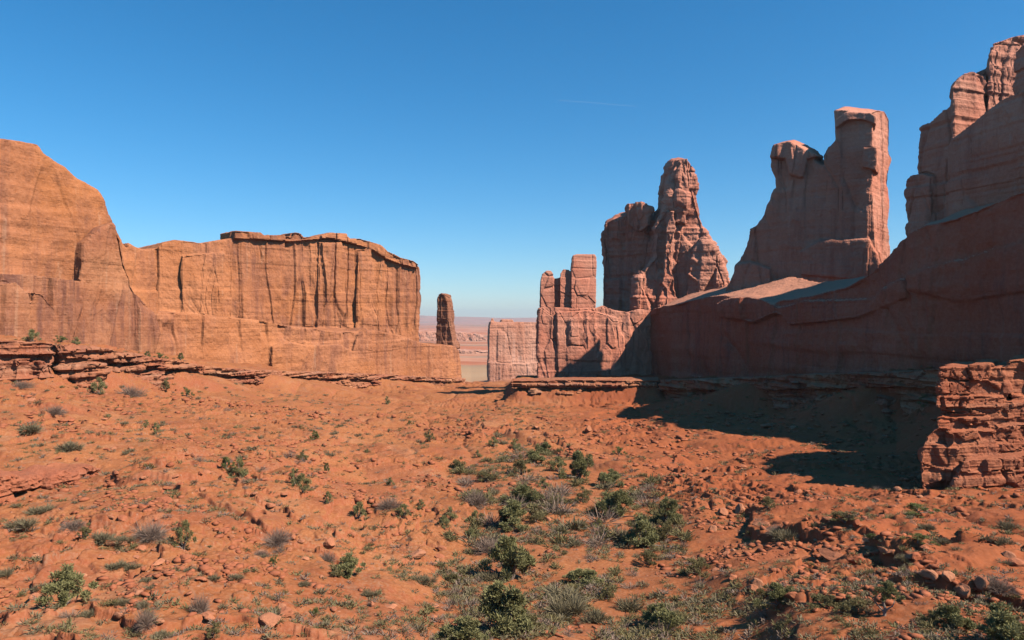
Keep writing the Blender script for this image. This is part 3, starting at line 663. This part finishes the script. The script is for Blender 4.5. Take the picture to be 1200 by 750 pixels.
def merged(name, protos, pts, mats, label=None, cat=None):
    """one mesh of many small copies: gravel or ground cover nobody could count"""
    Vs, Fs, o = [], [], 0
    for (V, Q), p, s, a, tl in pts(protos):
        ca, sa = math.cos(a), math.sin(a)
        R = np.array([[ca, -sa, 0], [sa, ca, 0], [0, 0, 1]])
        Vs.append((V*s)@R.T+p); Fs.append(Q+o); o += len(V)
    me = mesh_np(name, np.vstack(Vs), np.vstack(Fs), mats)
    return tag(link(name, me), label, cat, kind='stuff')
def arr(me):
    n = len(me.vertices); V = np.empty(n*3, np.float32); me.vertices.foreach_get('co', V); k = len(me.polygons[0].vertices)
    Q = np.array([p.vertices[:] for p in me.polygons]); return V.reshape(-1, 3).astype(float), Q
PEB = [arr(stone_mesh(40+i, 1, .6, 'gravel')) for i in range(5)]
rg = np.random.default_rng(77)
def gravel(protos):
    n = 42000
    th = rg.uniform(-.62, .62, n); Y = np.exp(rg.uniform(math.log(27), math.log(190), n)); X = np.tan(th)*Y
    keep = (1.7*fbm(X/10, Y/10, 0, 3, 60) + .5*noise(X/1.8, Y/1.8, 0, 66) - .25*wash(X, Y)+rg.normal(0, .12, n)) > .16
    X, Y = X[keep], Y[keep]; Z = zat(X, Y)
    sz = .04+.22*rg.random(len(X))**4*(1+Y/60) + Y*.0006
    for x, y, z, s in zip(X, Y, Z, sz):
        yield protos[rg.integers(5)], np.array([x, y, z]), np.array([s*rg.uniform(.8, 1.4), s, s*rg.uniform(.6, 1.1)]), rg.uniform(0, 6.28), 0
merged('gravel', PEB, gravel, (M_STONE,), 'loose reddish gravel and stone chips scattered over both slopes', 'gravel')

# ------------------------------------------------------------------ plants
def blades(rg, pts, dirs, ln, wd):
    """one thin leaf quad per point"""
    n = len(pts); side = np.cross(dirs, rg.normal(size=(n, 3))); side /= np.linalg.norm(side, axis=1)[:, None]+1e-9
    L = dirs*ln[:, None]; Wd = side*wd[:, None]
    V = np.stack([pts-Wd*.6, pts+Wd*.6, pts+L+Wd*.35, pts+L-Wd*.35], 1).reshape(-1, 3)
    return V, np.arange(n*4).reshape(-1, 4)
def unit(v): return v/(np.linalg.norm(v, axis=-1, keepdims=True)+1e-9)
def tube(path, r0, r1, k=6):
    V = []; P = np.array(path); n = len(P)
    for i, p in enumerate(P):
        t = unit(P[min(i+1, n-1)]-P[max(i-1, 0)]); a = unit(np.cross(t, [.3, .9, .1])); b = np.cross(t, a); r = r0+(r1-r0)*i/(n-1)
        for j in range(k): V.append(p+r*(math.cos(j*6.283/k)*a+math.sin(j*6.283/k)*b))
    Q = [[i*k+j, i*k+(j+1) % k, (i+1)*k+(j+1) % k, (i+1)*k+j] for i in range(n-1) for j in range(k)]
    return np.array(V), np.array(Q)
def join(parts):
    Vs, Qs, o = [], [], 0
    for V, Q in parts: Vs.append(V); Qs.append(Q+o); o += len(V)
    return np.vstack(Vs), np.vstack(Qs)
def juniper(seed, w=1.0, h=1.0, clumps=30, leaves=150, mat=None, flat=False, gap=.25):
    """crown about w wide and h tall; returns crown mesh and stem mesh"""
    rg = np.random.default_rng(seed); tips, stems = [], []
    for i in range(clumps):
        a = rg.uniform(0, 6.28); u = rg.random()**.6; zt = rg.uniform(.12, 1.0)
        prof = math.sin(min(1, zt*1.15+.18)*math.pi*.86)**.6
        rr = .5*w*u*prof*rg.uniform(.75, 1.15)
        rr *= 1+.35*math.sin(a*2+seed)+.2*math.sin(a*5+seed*3); tips.append([rr*math.cos(a), rr*math.sin(a), h*(zt*(.95-.25*u)*(1+.18*math.sin(a*3+seed)))])
    tips = np.array(tips)
    parts = []
    for c in tips:
        n = int(leaves*rg.uniform(.6, 1.3)); rad = .12*(w+h)/2*rg.uniform(.5, 1.35)
        q = unit(rg.normal(size=(n, 3)))*(rg.random((n, 1))**.45)*rad*np.array([1, 1, .85]); d = unit(q/rad*.8+rg.normal(size=(n, 3))*.45+np.array([0, 0, .55]))
        parts.append(blades(rg, q+c, d, .055*rg.uniform(.6, 1.5, n)*(w+h)/2, .017*rg.uniform(.7, 1.4, n)*(w+h)/2))
    V, Q = join(parts); V[:, 2] = np.maximum(V[:, 2], .01)
    sp = []
    for c in tips[::3]:
        m = c*.5+rg.normal(size=3)*.05; m[2] = abs(m[2])
        sp.append(tube([[0, 0, -.08], [c[0]*.2, c[1]*.2, c[2]*.25], m, c], .028*w, .008*w, 5))
    return mesh_np('crown', V, Q, (mat,)), mesh_np('stem', *join(sp), (M_BARK,))
def tuft(seed, n=260, mat=None, up=.55, wd=.02, ln=.34, spread=.42, tall=.5):
    """rounded low bush of fine upright twigs, about 1 wide"""
    rg = np.random.default_rng(seed)
    k = 9; cs = np.stack([rg.uniform(-spread, spread, k)*.8, rg.uniform(-spread, spread, k)*.8, rg.uniform(0, .12, k)], 1); cs[0] = 0
    c = cs[rg.integers(0, k, n)]
    d = unit(rg.normal(size=(n, 3))*np.array([1, 1, .6])*(1-up)+np.array([0, 0, up])+c*np.array([.9, .9, 0]))
    p = c+d*rg.uniform(0, tall*.55, (n, 1)); p[:, 2] = np.maximum(p[:, 2], 0)
    V, Q = blades(rg, p, d, ln*rg.uniform(.5, 1.1, n)*tall/.5, wd*rg.uniform(.6, 1.4, n))
    V[:, 2] = np.maximum(V[:, 2], -.02); return V, Q
JUN = [juniper(s, 1, [.85, 1.05, .75, .95][i], 34, 260, M_JUN) for i, s in enumerate((1, 2, 3, 4))]
JSM = [juniper(s, 1, [.8, .95][i], 20, 130, M_JUN) for i, s in enumerate((5, 6))]
OLV = [juniper(s, 1, [.7, .85][i], 24, 130, M_OLIVE) for i, s in enumerate((7, 8))]
GRN = [juniper(s, 1, [.6, .75][i], 20, 120, M_GREEN) for i, s in enumerate((9, 10))]
def tmesh(args, mat): V, Q = tuft(*args); return mesh_np('bush', V, Q, (mat,))
SAGE = [tmesh((20+i, 900, None, .5, .018, .3, .42, .5), M_SAGE) for i in range(3)]
DEAD = [tmesh((30+i, 1300, None, .32, .0085, .26, .40, .62), M_DEAD) for i in range(3)]
LOWG = [tmesh((40+i, 1100, None, .4, .016, .22, .48, .3), M_GREEN) for i in range(2)]
SGL = [tmesh((50+i, 170, None, .5, .034, .3, .42, .5), M_SAGE) for i in range(4)]
OLL = [tmesh((60+i, 170, None, .5, .034, .3, .42, .5), M_OLIVE) for i in range(3)]
DDL = [tmesh((70+i, 130, None, .45, .022, .45, .4, .65), M_DEAD) for i in range(2)]
KIND = {'J': (JUN, 'juniper', 'juniper'), 'j': (JSM, 'juniper', 'juniper'), 'o': (OLV, 'shrub', 'shrub'), 'g': (GRN, 'shrub', 'shrub')}
rp = random.Random(3)
def plant(kind, px, py, w, label, hgt=None, group=None):
    p = ground(px, py); s = w/F*p[1]*1.22
    rz = rp.uniform(0, 6.28)
    if kind in KIND:
        ms, name, cat = KIND[kind]; cm, sm = ms[rp.randrange(len(ms))]
        root = link(name, None, p); root.rotation_euler = (0, 0, rz)
        h0 = max(v.co.z for v in cm.vertices); sx = s/1.12; sz = (1.15*hgt/F*p[1]/h0) if hgt else sx*rp.uniform(.9, 1.05)
        root.scale = (sx, sx*rp.uniform(.85, 1.05), sz)
        link('crown', cm, parent=root); link('trunk', sm, parent=root)
        return tag(root, label, cat, group)
    ms, name, cat = {'s': (SAGE, 'sagebrush', 'sagebrush'), 'd': (DEAD, 'dry_bush', 'dry bush'), 'l': (LOWG, 'ground_shrub', 'shrub')}[kind]
    o = link(name, ms[rp.randrange(len(ms))], p); o.rotation_euler = (0, 0, rz); k = s/1.15; o.scale = (k, k, (hgt/F*p[1]/.62) if hgt else k*rp.uniform(.8, 1.1))
    return tag(o, label, cat, group)
PL = [
 ('J', 76, 710, 46, 'dark juniper bush standing alone at the lower left', 44),
 ('j', 215, 644, 23, 'upright green juniper on the rocky left slope', 31),
 ('g', 265, 550, 18, 'left bush of the green pair on the left slope', 14),
 ('j', 281, 559, 21, 'right, darker bush of the green pair on the left slope', 20),
 ('j', 346, 568, 18, 'green bush of the leaning pair left of centre, upper one', 18),
 ('j', 355, 577, 18, 'green bush of the leaning pair left of centre, lower one', 20),
 ('j', 420, 608, 20, 'round dark green bush alone on bare orange sand', 18),
 ('j', 385, 590, 11, 'small green bush up-left of the round lone one', 13),
 ('g', 383, 554, 8, 'tiny green bush high on the sandy left slope', 11),
 ('j', 457, 569, 10, 'small round green bush near the left border of the wash', 9),
 ('j', 492, 597, 13, 'green bush right beside the grey and green clump', 11),
 ('j', 472, 608, 16, 'dark green half of the grey and green clump', 16),
 ('d', 458, 596, 22, 'grey twiggy half of the grey and green clump', 14),
 ('j', 454, 474, 7, 'tiny dark bush far up the centre slope under the butte', 9),
 ('g', 369, 515, 13, 'bright green low bush on the slope below the butte', 9),
 ('g', 480, 498, 8, 'small green bush on the pale scree up the centre', 5),
 ('o', 503, 517, 11, 'olive bush above the wash on the centre slope', 12),
 ('o', 355, 540, 16, 'olive bush among grey sage on the left slope', 11),
 ('j', 39, 400, 18, 'round green bush at the foot of the domed cliff', 13),
 ('g', 71, 401, 15, 'wide pale green bush on the ledge beside the round green one', 7),
 ('j', 89, 404, 12, 'small green bush on the ledge rim, rightmost of three at the cliff foot', 8),
 ('g', 173, 420, 8, 'small green bush at the foot of the cliff corner', 8),
 ('g', 187, 421, 12, 'pale bush beside the small green one at the cliff corner', 7),
 ('g', 212, 422, 8, 'green tuft on the ledge right of the cliff corner', 8),
 ('j', 117, 462, 19, 'dark green bush just below the cracked ledge', 18),
 ('g', 219, 465, 11, 'green bush under the right end of the cracked ledge', 9),
 ('o', 195, 458, 13, 'olive bush against the cracked ledge', 14),
 ('j', 171, 501, 8, 'tiny green bush left of a similar one on the upper left slope', 8),
 ('j', 183, 508, 10, 'green bush right of a tiny one on the upper left slope', 12),
 ('s', 80, 528, 20, 'grey sage bush high on the left slope'),
 ('s', 35, 508, 20, 'wide grey sage near the left edge above the outcrop'),
 ('d', 63, 486, 18, 'grey dry bush on the upper left slope'),
 ('d', 28, 455, 17, 'purplish dry bush beneath the left edge ledge'),
 ('d', 155, 465, 22, 'pale dry bush right of the dark green one under the ledge'),
 ('s', 48, 603, 22, 'grey sage tuft right of the shaded hollow'),
 ('s', 27, 622, 24, 'low grey sage under the outcrop at the left edge'),
 ('d', 88, 620, 22, 'dry grey bush downhill from the outcrop'),
 ('o', 101, 630, 18, 'yellow-green bush between two grey ones on the left'),
 ('s', 117, 636, 20, 'blue-grey sage right of the yellow-green bush'),
 ('d', 176, 632, 28, 'large pale twiggy bush left of the upright juniper', 24),
 ('s', 136, 667, 18, 'grey sage, left of two side by side on the lower left sand'),
 ('s', 154, 667, 15, 'grey sage, right of two side by side on the lower left sand'),
 ('s', 142, 637, 18, 'small sage in the hollow left of the large twiggy bush'),
 ('s', 171, 682, 11, 'little sage tuft on bare sand, lower left'),
 ('s', 223, 670, 12, 'left one of the row of sage tufts right of the lower left sand'),
 ('s', 250, 680, 11, 'middle one of the row of sage tufts on the lower left sand'),
 ('s', 277, 679, 13, 'right one of the row of sage tufts on the lower left sand'),
 ('s', 140, 710, 14, 'grey tuft right of the lone juniper'),
 ('s', 102, 723, 16, 'grey tuft at the lower right foot of the lone juniper'),
 ('s', 168, 712, 13, 'round grey tuft below the pair of sages, lower left'),
 ('d', 232, 718, 18, 'tall grey twigs standing on sand near the bottom', 24),
 ('d', 171, 735, 18, 'tall grey twig bush at the bottom left', 26),
 ('o', 250, 748, 22, 'greenish bush cut by the bottom edge, left of centre', 16),
 ('s', 188, 749, 18, 'grey bush cut by the bottom edge below the twigs'),
 ('s', 5, 676, 16, 'dark sage at the very left edge'),
 ('J', 408, 676, 32, 'green juniper bush low in the centre left', 25),
 ('o', 394, 676, 18, 'olive bush at the left foot of the low centre left juniper', 13),
 ('d', 384, 658, 16, 'purple-grey dry bush up-left of the low juniper', 13),
 ('d', 323, 638, 26, 'grey bush against the small blocky boulder', 20),
 ('d', 306, 652, 15, 'pale bush below the grey one, left of centre'),
 ('g', 321, 661, 14, 'green tuft beside the pale bush left of centre'),
 ('s', 358, 687, 11, 'small tuft on the bare sand slope, centre left'),
 ('l', 367, 719, 12, 'pale green tuft on bare sand near the bottom', 12),
 ('s', 432, 700, 14, 'flat dark tuft above the smooth boulders'),
 ('l', 505, 717, 16, 'low green tuft right of the smooth boulders', 9),
 ('s', 496, 684, 20, 'dark grey sage at the left border of the wash'),
 ('o', 531, 682, 20, 'olive sage near the left border of the wash', 12),
 ('J', 590, 742, 64, 'largest juniper, dense and dark, at the bottom centre', 54),
 ('J', 545, 762, 52, 'juniper cut by the bottom edge, left of the largest one', 36),
 ('o', 620, 738, 26, 'olive bush leaning on the largest juniper', 20),
 ('J', 598, 679, 46, 'big round juniper with a black shadow in the wash', 48),
 ('d', 572, 648, 28, 'pale grey bush above the big round juniper', 18),
 ('s', 575, 681, 24, 'olive grey sage left of the big round juniper'),
 ('J', 600, 618, 42, 'broad juniper in the middle of the wash', 30),
 ('J', 616, 592, 36, 'juniper behind the broad one in the middle of the wash', 22),
 ('o', 628, 612, 26, 'olive shrub hugging the right side of the broad juniper', 18),
 ('j', 557, 613, 20, 'small juniper left of the broad one', 14),
 ('j', 551, 632, 18, 'low green bush below the small juniper at the wash border', 11),
 ('j', 528, 608, 15, 'upper bush of the green pair on the wash border', 13),
 ('j', 521, 620, 15, 'lower bush of the green pair on the wash border', 15),
 ('d', 556, 592, 22, 'bare grey bush with a pale stem in the wash', 20),
 ('o', 537, 551, 16, 'grey-green bush at the top left of the wash', 14),
 ('j', 579, 524, 15, 'round green bush at the head of the wash', 10),
 ('j', 604, 528, 16, 'dark bush right of the round one at the head of the wash', 13),
 ('j', 560, 536, 9, 'tiny bush at the upper left of the wash', 8),
 ('J', 638, 532, 20, 'leaning green bush at the upper right of the wash head', 13),
 ('J', 627, 542, 22, 'wide green bush beneath the leaning one', 13),
 ('j', 655, 553, 24, 'green bush left of the tall upper juniper', 16),
 ('J', 679, 560, 30, 'tall juniper at the top of the wash', 30),
 ('o', 569, 565, 22, 'olive shrub in the upper left of the wash', 14),
 ('o', 611, 556, 26, 'olive shrub below the head of the wash', 20),
 ('j', 638, 572, 15, 'small green bush in the upper middle of the wash', 11),
 ('J', 713, 570, 32, 'juniper below right of the tall upper one', 18),
 ('o', 683, 588, 24, 'shrub in the centre right of the wash', 16),
 ('J', 722, 606, 38, 'large spreading juniper right of the sandy path', 30),
 ('j', 700, 618, 16, 'small dark bush at the foot of the spreading juniper', 9),
 ('J', 755, 639, 42, 'wide juniper with a pale log at its base', 30),
 ('J', 783, 614, 26, 'dark juniper behind the wide one on the right of the wash', 28),
 ('o', 778, 632, 26, 'grey-olive shrub right of the wide juniper', 22),
 ('g', 725, 533, 15, 'green bush near the tip of the shadow', 9),
 ('o', 762, 662, 28, 'olive bush over a black hollow in the wash', 20),
 ('J', 682, 684, 40, 'low wide juniper in the lower wash', 16),
 ('o', 712, 702, 24, 'olive bush with a dark gap in the lower wash', 16),
 ('J', 778, 738, 44, 'ragged juniper near the bottom right of centre', 26),
 ('o', 757, 730, 24, 'grey-green bush left of the ragged juniper', 16),
 ('s', 665, 706, 44, 'wide grey sage bank in the lower wash', 16),
 ('s', 666, 722, 34, 'grey sage bank below the wide one'),
 ('s', 695, 730, 24, 'rounded sage right of the lower sage bank'),
 ('s', 737, 714, 26, 'long grey sage beside the bare sand patch'),
 ('o', 815, 672, 36, 'olive shrub with bare stems at the right border of the wash', 18),
 ('J', 912, 708, 34, 'leaning green juniper left of the pale-trunked one', 24),
 ('o', 893, 702, 16, 'dark shrub behind the leaning juniper', 14),
 ('o', 965, 712, 34, 'dark spreading shrub in a row at the lower right, left end', 15),
 ('o', 995, 719, 36, 'dark spreading shrub in a row at the lower right, right end', 19),
 ('J', 1117, 738, 38, 'bushy juniper at the bottom right', 26),
 ('o', 1090, 735, 26, 'dim shrub left of the bushy bottom right juniper', 18),
 ('J', 1176, 760, 56, 'big grey-green juniper in the bottom right corner', 48),
 ('d', 1175, 696, 24, 'dry grey bush above the bottom right corner juniper', 18),
 ('g', 1075, 602, 42, 'wide bright green mat of shrub under the block pillar', 10),
 ('g', 1076, 636, 32, 'second bright green mat, lower on the slope', 9),
 ('g', 1022, 634, 14, 'small bright green tuft left of the second green mat', 7),
 ('g', 1071, 606, 20, 'thin pale green mat just below the wide bright one', 5),
 ('o', 990, 612, 34, 'dark straggly shrub on the right slope', 12),
 ('s', 920, 634, 22, 'grey sage left of the largest boulder'),
 ('d', 908, 626, 18, 'pale dry tuft behind the grey sage by the boulder'),
 ('s', 955, 617, 12, 'small grey tuft uphill of the largest boulder'),
 ('s', 1182, 620, 16, 'grey tuft near the right edge, upper'),
 ('s', 1173, 638, 16, 'grey tuft near the right edge, lower'),
 ('s', 1061, 657, 14, 'grey tuft on the slope under the green mats'),
 ('s', 1105, 637, 12, 'small tuft right of the second green mat'),
 ('s', 1086, 621, 14, 'greyish tuft between the two green mats'),
 ('o', 899, 596, 22, 'olive shrub at the rock pile right of the wash', 14),
 ('s', 1139, 565, 14, 'grey tuft at the foot of the block pillar'),
 ('j', 1084, 478, 16, 'green bush in the shade left of the block pillar', 14),
 ('o', 787, 741, 20, 'olive bush at the bottom of the wash', 18),
 ('o', 788, 609, 14, 'shrub on the right rim of the wash', 12),
]
for q in PL: plant(*q)
# bare pale trunk with a green top, lower right
def trunk_tree():
    p = ground(1036, 722); u = p[1]/F
    root = link('juniper', None, p); tag(root, 'small juniper with a bare pale twisted trunk, lower right', 'juniper')
    br = [tube([[0, 0, -.1], [.06, 0, .35], [-.05, .05, .8], [.15, 0, 1.2]], .09, .035), tube([[0, 0, .2], [-.35, .1, .6], [-.6, 0, .95]], .05, .02), tube([[0, 0, .25], [.4, -.1, .55], [.62, .1, .8]], .05, .018), tube([[.0, 0, .7], [.3, 0, 1.2], [.35, 0, 1.5]], .035, .015)]
    V, Q = join(br); V = V*(38*u/1.7); link('trunk', mesh_np('trunk', V, Q, (M_BARK,)), parent=root)
    cm = JUN[1][0]
    c = link('crown', cm, (.12*38*u/1.7*1.5, 0, 17*u), root); c.scale = (26*u, 24*u, 22*u)
trunk_tree()
# fallen pale log in the wash
p = ground(770, 641); V, Q = tube([[-.9, 0, .08], [-.2, .05, .14], [.5, 0, .1], [1.1, .1, .16]], .07, .03)
tag(link('log', mesh_np('log', V, Q, (M_BARK,)), p), 'thin pale fallen log at the foot of the wide juniper', 'log')

# countable small bushes, region by region
rt = random.Random(21)
regions = [
 (500, 800, 505, 640, 120, (1.1, 2.6), 'knee-high grey-green brush in the upper sandy wash', 'small brush in the upper wash', 1),
 (470, 830, 640, 748, 60, (.5, 1.2), 'small grey-green brush in the lower sandy wash', 'small brush in the lower wash', 1),
 (20, 470, 450, 560, 60, (.6, 1.5), 'small grey brush on the upper left slope', 'small brush on the upper left slope', 0),
 (10, 470, 560, 745, 50, (.3, .8), 'little grey sage tuft on the lower left slope', 'small brush on the lower left slope', 0),
 (830, 1190, 562, 690, 45, (.3, .75), 'small grey sage tuft on the right slope', 'small brush on the right slope', 0),
 (800, 1190, 690, 748, 45, (.3, .7), 'small grey-green tuft on the flat at the lower right', 'small brush at the lower right', 1),
 (800, 1050, 495, 560, 16, (.4, .9), 'small pale tuft on the mound beside the deep shadow', 'small brush on the mound', 0)]
for x0, x1, y0, y1, n, (a, b), lb, gp, wsh in regions:
    for i in range(n):
        for _ in range(12):
            px, py = rt.uniform(x0, x1), rt.uniform(y0, y1); p = ground(px, py)
            if not wsh or float(wash(p[0], p[1])) > rt.uniform(.1, .7) or px > 830: break
        s = rt.uniform(a, b); u = rt.random()
        ms = (OLL if u < (.6 if wsh else .25) else SGL if u < .85 else DDL)
        o = link('brush', ms[rt.randrange(len(ms))], p); o.rotation_euler = (0, 0, rt.uniform(0, 6.28)); o.scale = (s*rt.uniform(.9, 1.3), s, s*rt.uniform(.7, 1.05))
        tag(o, lb, 'brush', gp)
# ground cover of tiny tufts
def cover(protos):
    n = 30000
    th = rg.uniform(-.62, .62, n); Y = np.exp(rg.uniform(math.log(27), math.log(230), n)); X = np.tan(th)*Y
    w = wash(X, Y); px = 600+F*X/Y
    lowr = sstep(800, 860, px)*sstep(52, 40, Y)
    dens = np.maximum(np.maximum(w*.85*(1-.3*sstep(50, 36, Y)), lowr*.7), np.maximum(.3, .55*sstep(70, 10, np.abs(px-590))*sstep(120, 150, Y)))*(.2+.8*sstep(-.1, .25, fbm(X/6, Y/6, 0, 3, 44)))
    path = np.abs(px-np.interp(Y, [30, 45, 60, 80], [650, 690, 770, 690]))/np.interp(Y, [30, 45, 80], [40, 32, 16])
    dens = dens*(1-.93*sstep(1.1, .6, path)*w)
    k = rg.random(n) < dens; X, Y = X[k], Y[k]; Z = zat(X, Y); w = w[k]
    for x, y, z, ww in zip(X, Y, Z, w):
        s = rg.uniform(.16, .5)*(1 if ww > .3 else 1.25)*(1+.6*ww)*(1+y/160)
        yield protos[rg.integers(len(protos))], np.array([x, y, z-.01]), np.array([s*1.2, s, s*rg.uniform(.6, 1)]), rg.uniform(0, 6.28), 0
CV = [tuft(80+i, 46, None, .5, .055, .34, .42, .5) for i in range(6)]
def split_cover():
    items = list(cover(CV)); rg2 = np.random.default_rng(4); lab = rg2.random(len(items))
    for lo, hi, m, nm, lb in ((0, .38, M_SAGE, 'sage_cover', 'tiny grey sage tufts covering the wash and lower slopes'), (.38, .82, M_OLIVE, 'blackbrush_cover', 'tiny olive blackbrush tufts covering the wash and lower slopes'), (.82, 1, M_DEAD, 'dry_grass', 'dry greyish grass tufts among the brush')):
        sub = [it for it, l in zip(items, lab) if lo <= l < hi]
        merged(nm, CV, lambda pr, sub=sub: iter(sub), (m,), lb, 'ground cover')
split_cover()

# ------------------------------------------------------------------ contrail, very high and thin
t = NT('contrail_white'); em = t.n('ShaderNodeBsdfDiffuse', {0: (.9, .92, .95, 1)}); trn = t.n('ShaderNodeBsdfTransparent')
mx = t.n('ShaderNodeMixShader', {0: .04, 1: trn.outputs[0], 2: em.outputs[0]}); t.n('ShaderNodeOutputMaterial', {0: mx.outputs[0]})
Yc = 30000.0; V, Q = tube([[(px-600)/F*Yc, Yc+i*300, (375-py)/F*Yc] for i, (px, py) in enumerate(((655, 117.6), (690, 117.2), (720, 117.4), (750, 117.0)))], 22, 14, 8)
tag(link('contrail', mesh_np('contrail', V, Q, (t.m,))), 'faint thin white contrail high in the blue sky', 'contrail')

# ------------------------------------------------------------------ air
t = NT('desert_air'); pv = t.n('ShaderNodeVolumePrincipled', {'Color': (.93, .97, 1.0, 1), 'Density': 4.5e-5, 'Anisotropy': .2})
om = t.n('ShaderNodeOutputMaterial'); t.t.links.new(pv.outputs[0], om.inputs['Volume'])
L = 27200.0; zb, zt = -150.0, 330.0
V = np.array([[sx*L, sy*L, z] for z in (zb, zt) for sx, sy in ((-1, -1), (1, -1), (1, 1), (-1, 1))])
Q = np.array([[3, 2, 1, 0], [4, 5, 6, 7], [0, 1, 5, 4], [1, 2, 6, 5], [2, 3, 7, 6], [3, 0, 4, 7]])
tag(link('haze', mesh_np('haze', V, Q, (t.m,))), 'thin clear desert air that pales the far hills', 'haze', kind='stuff')
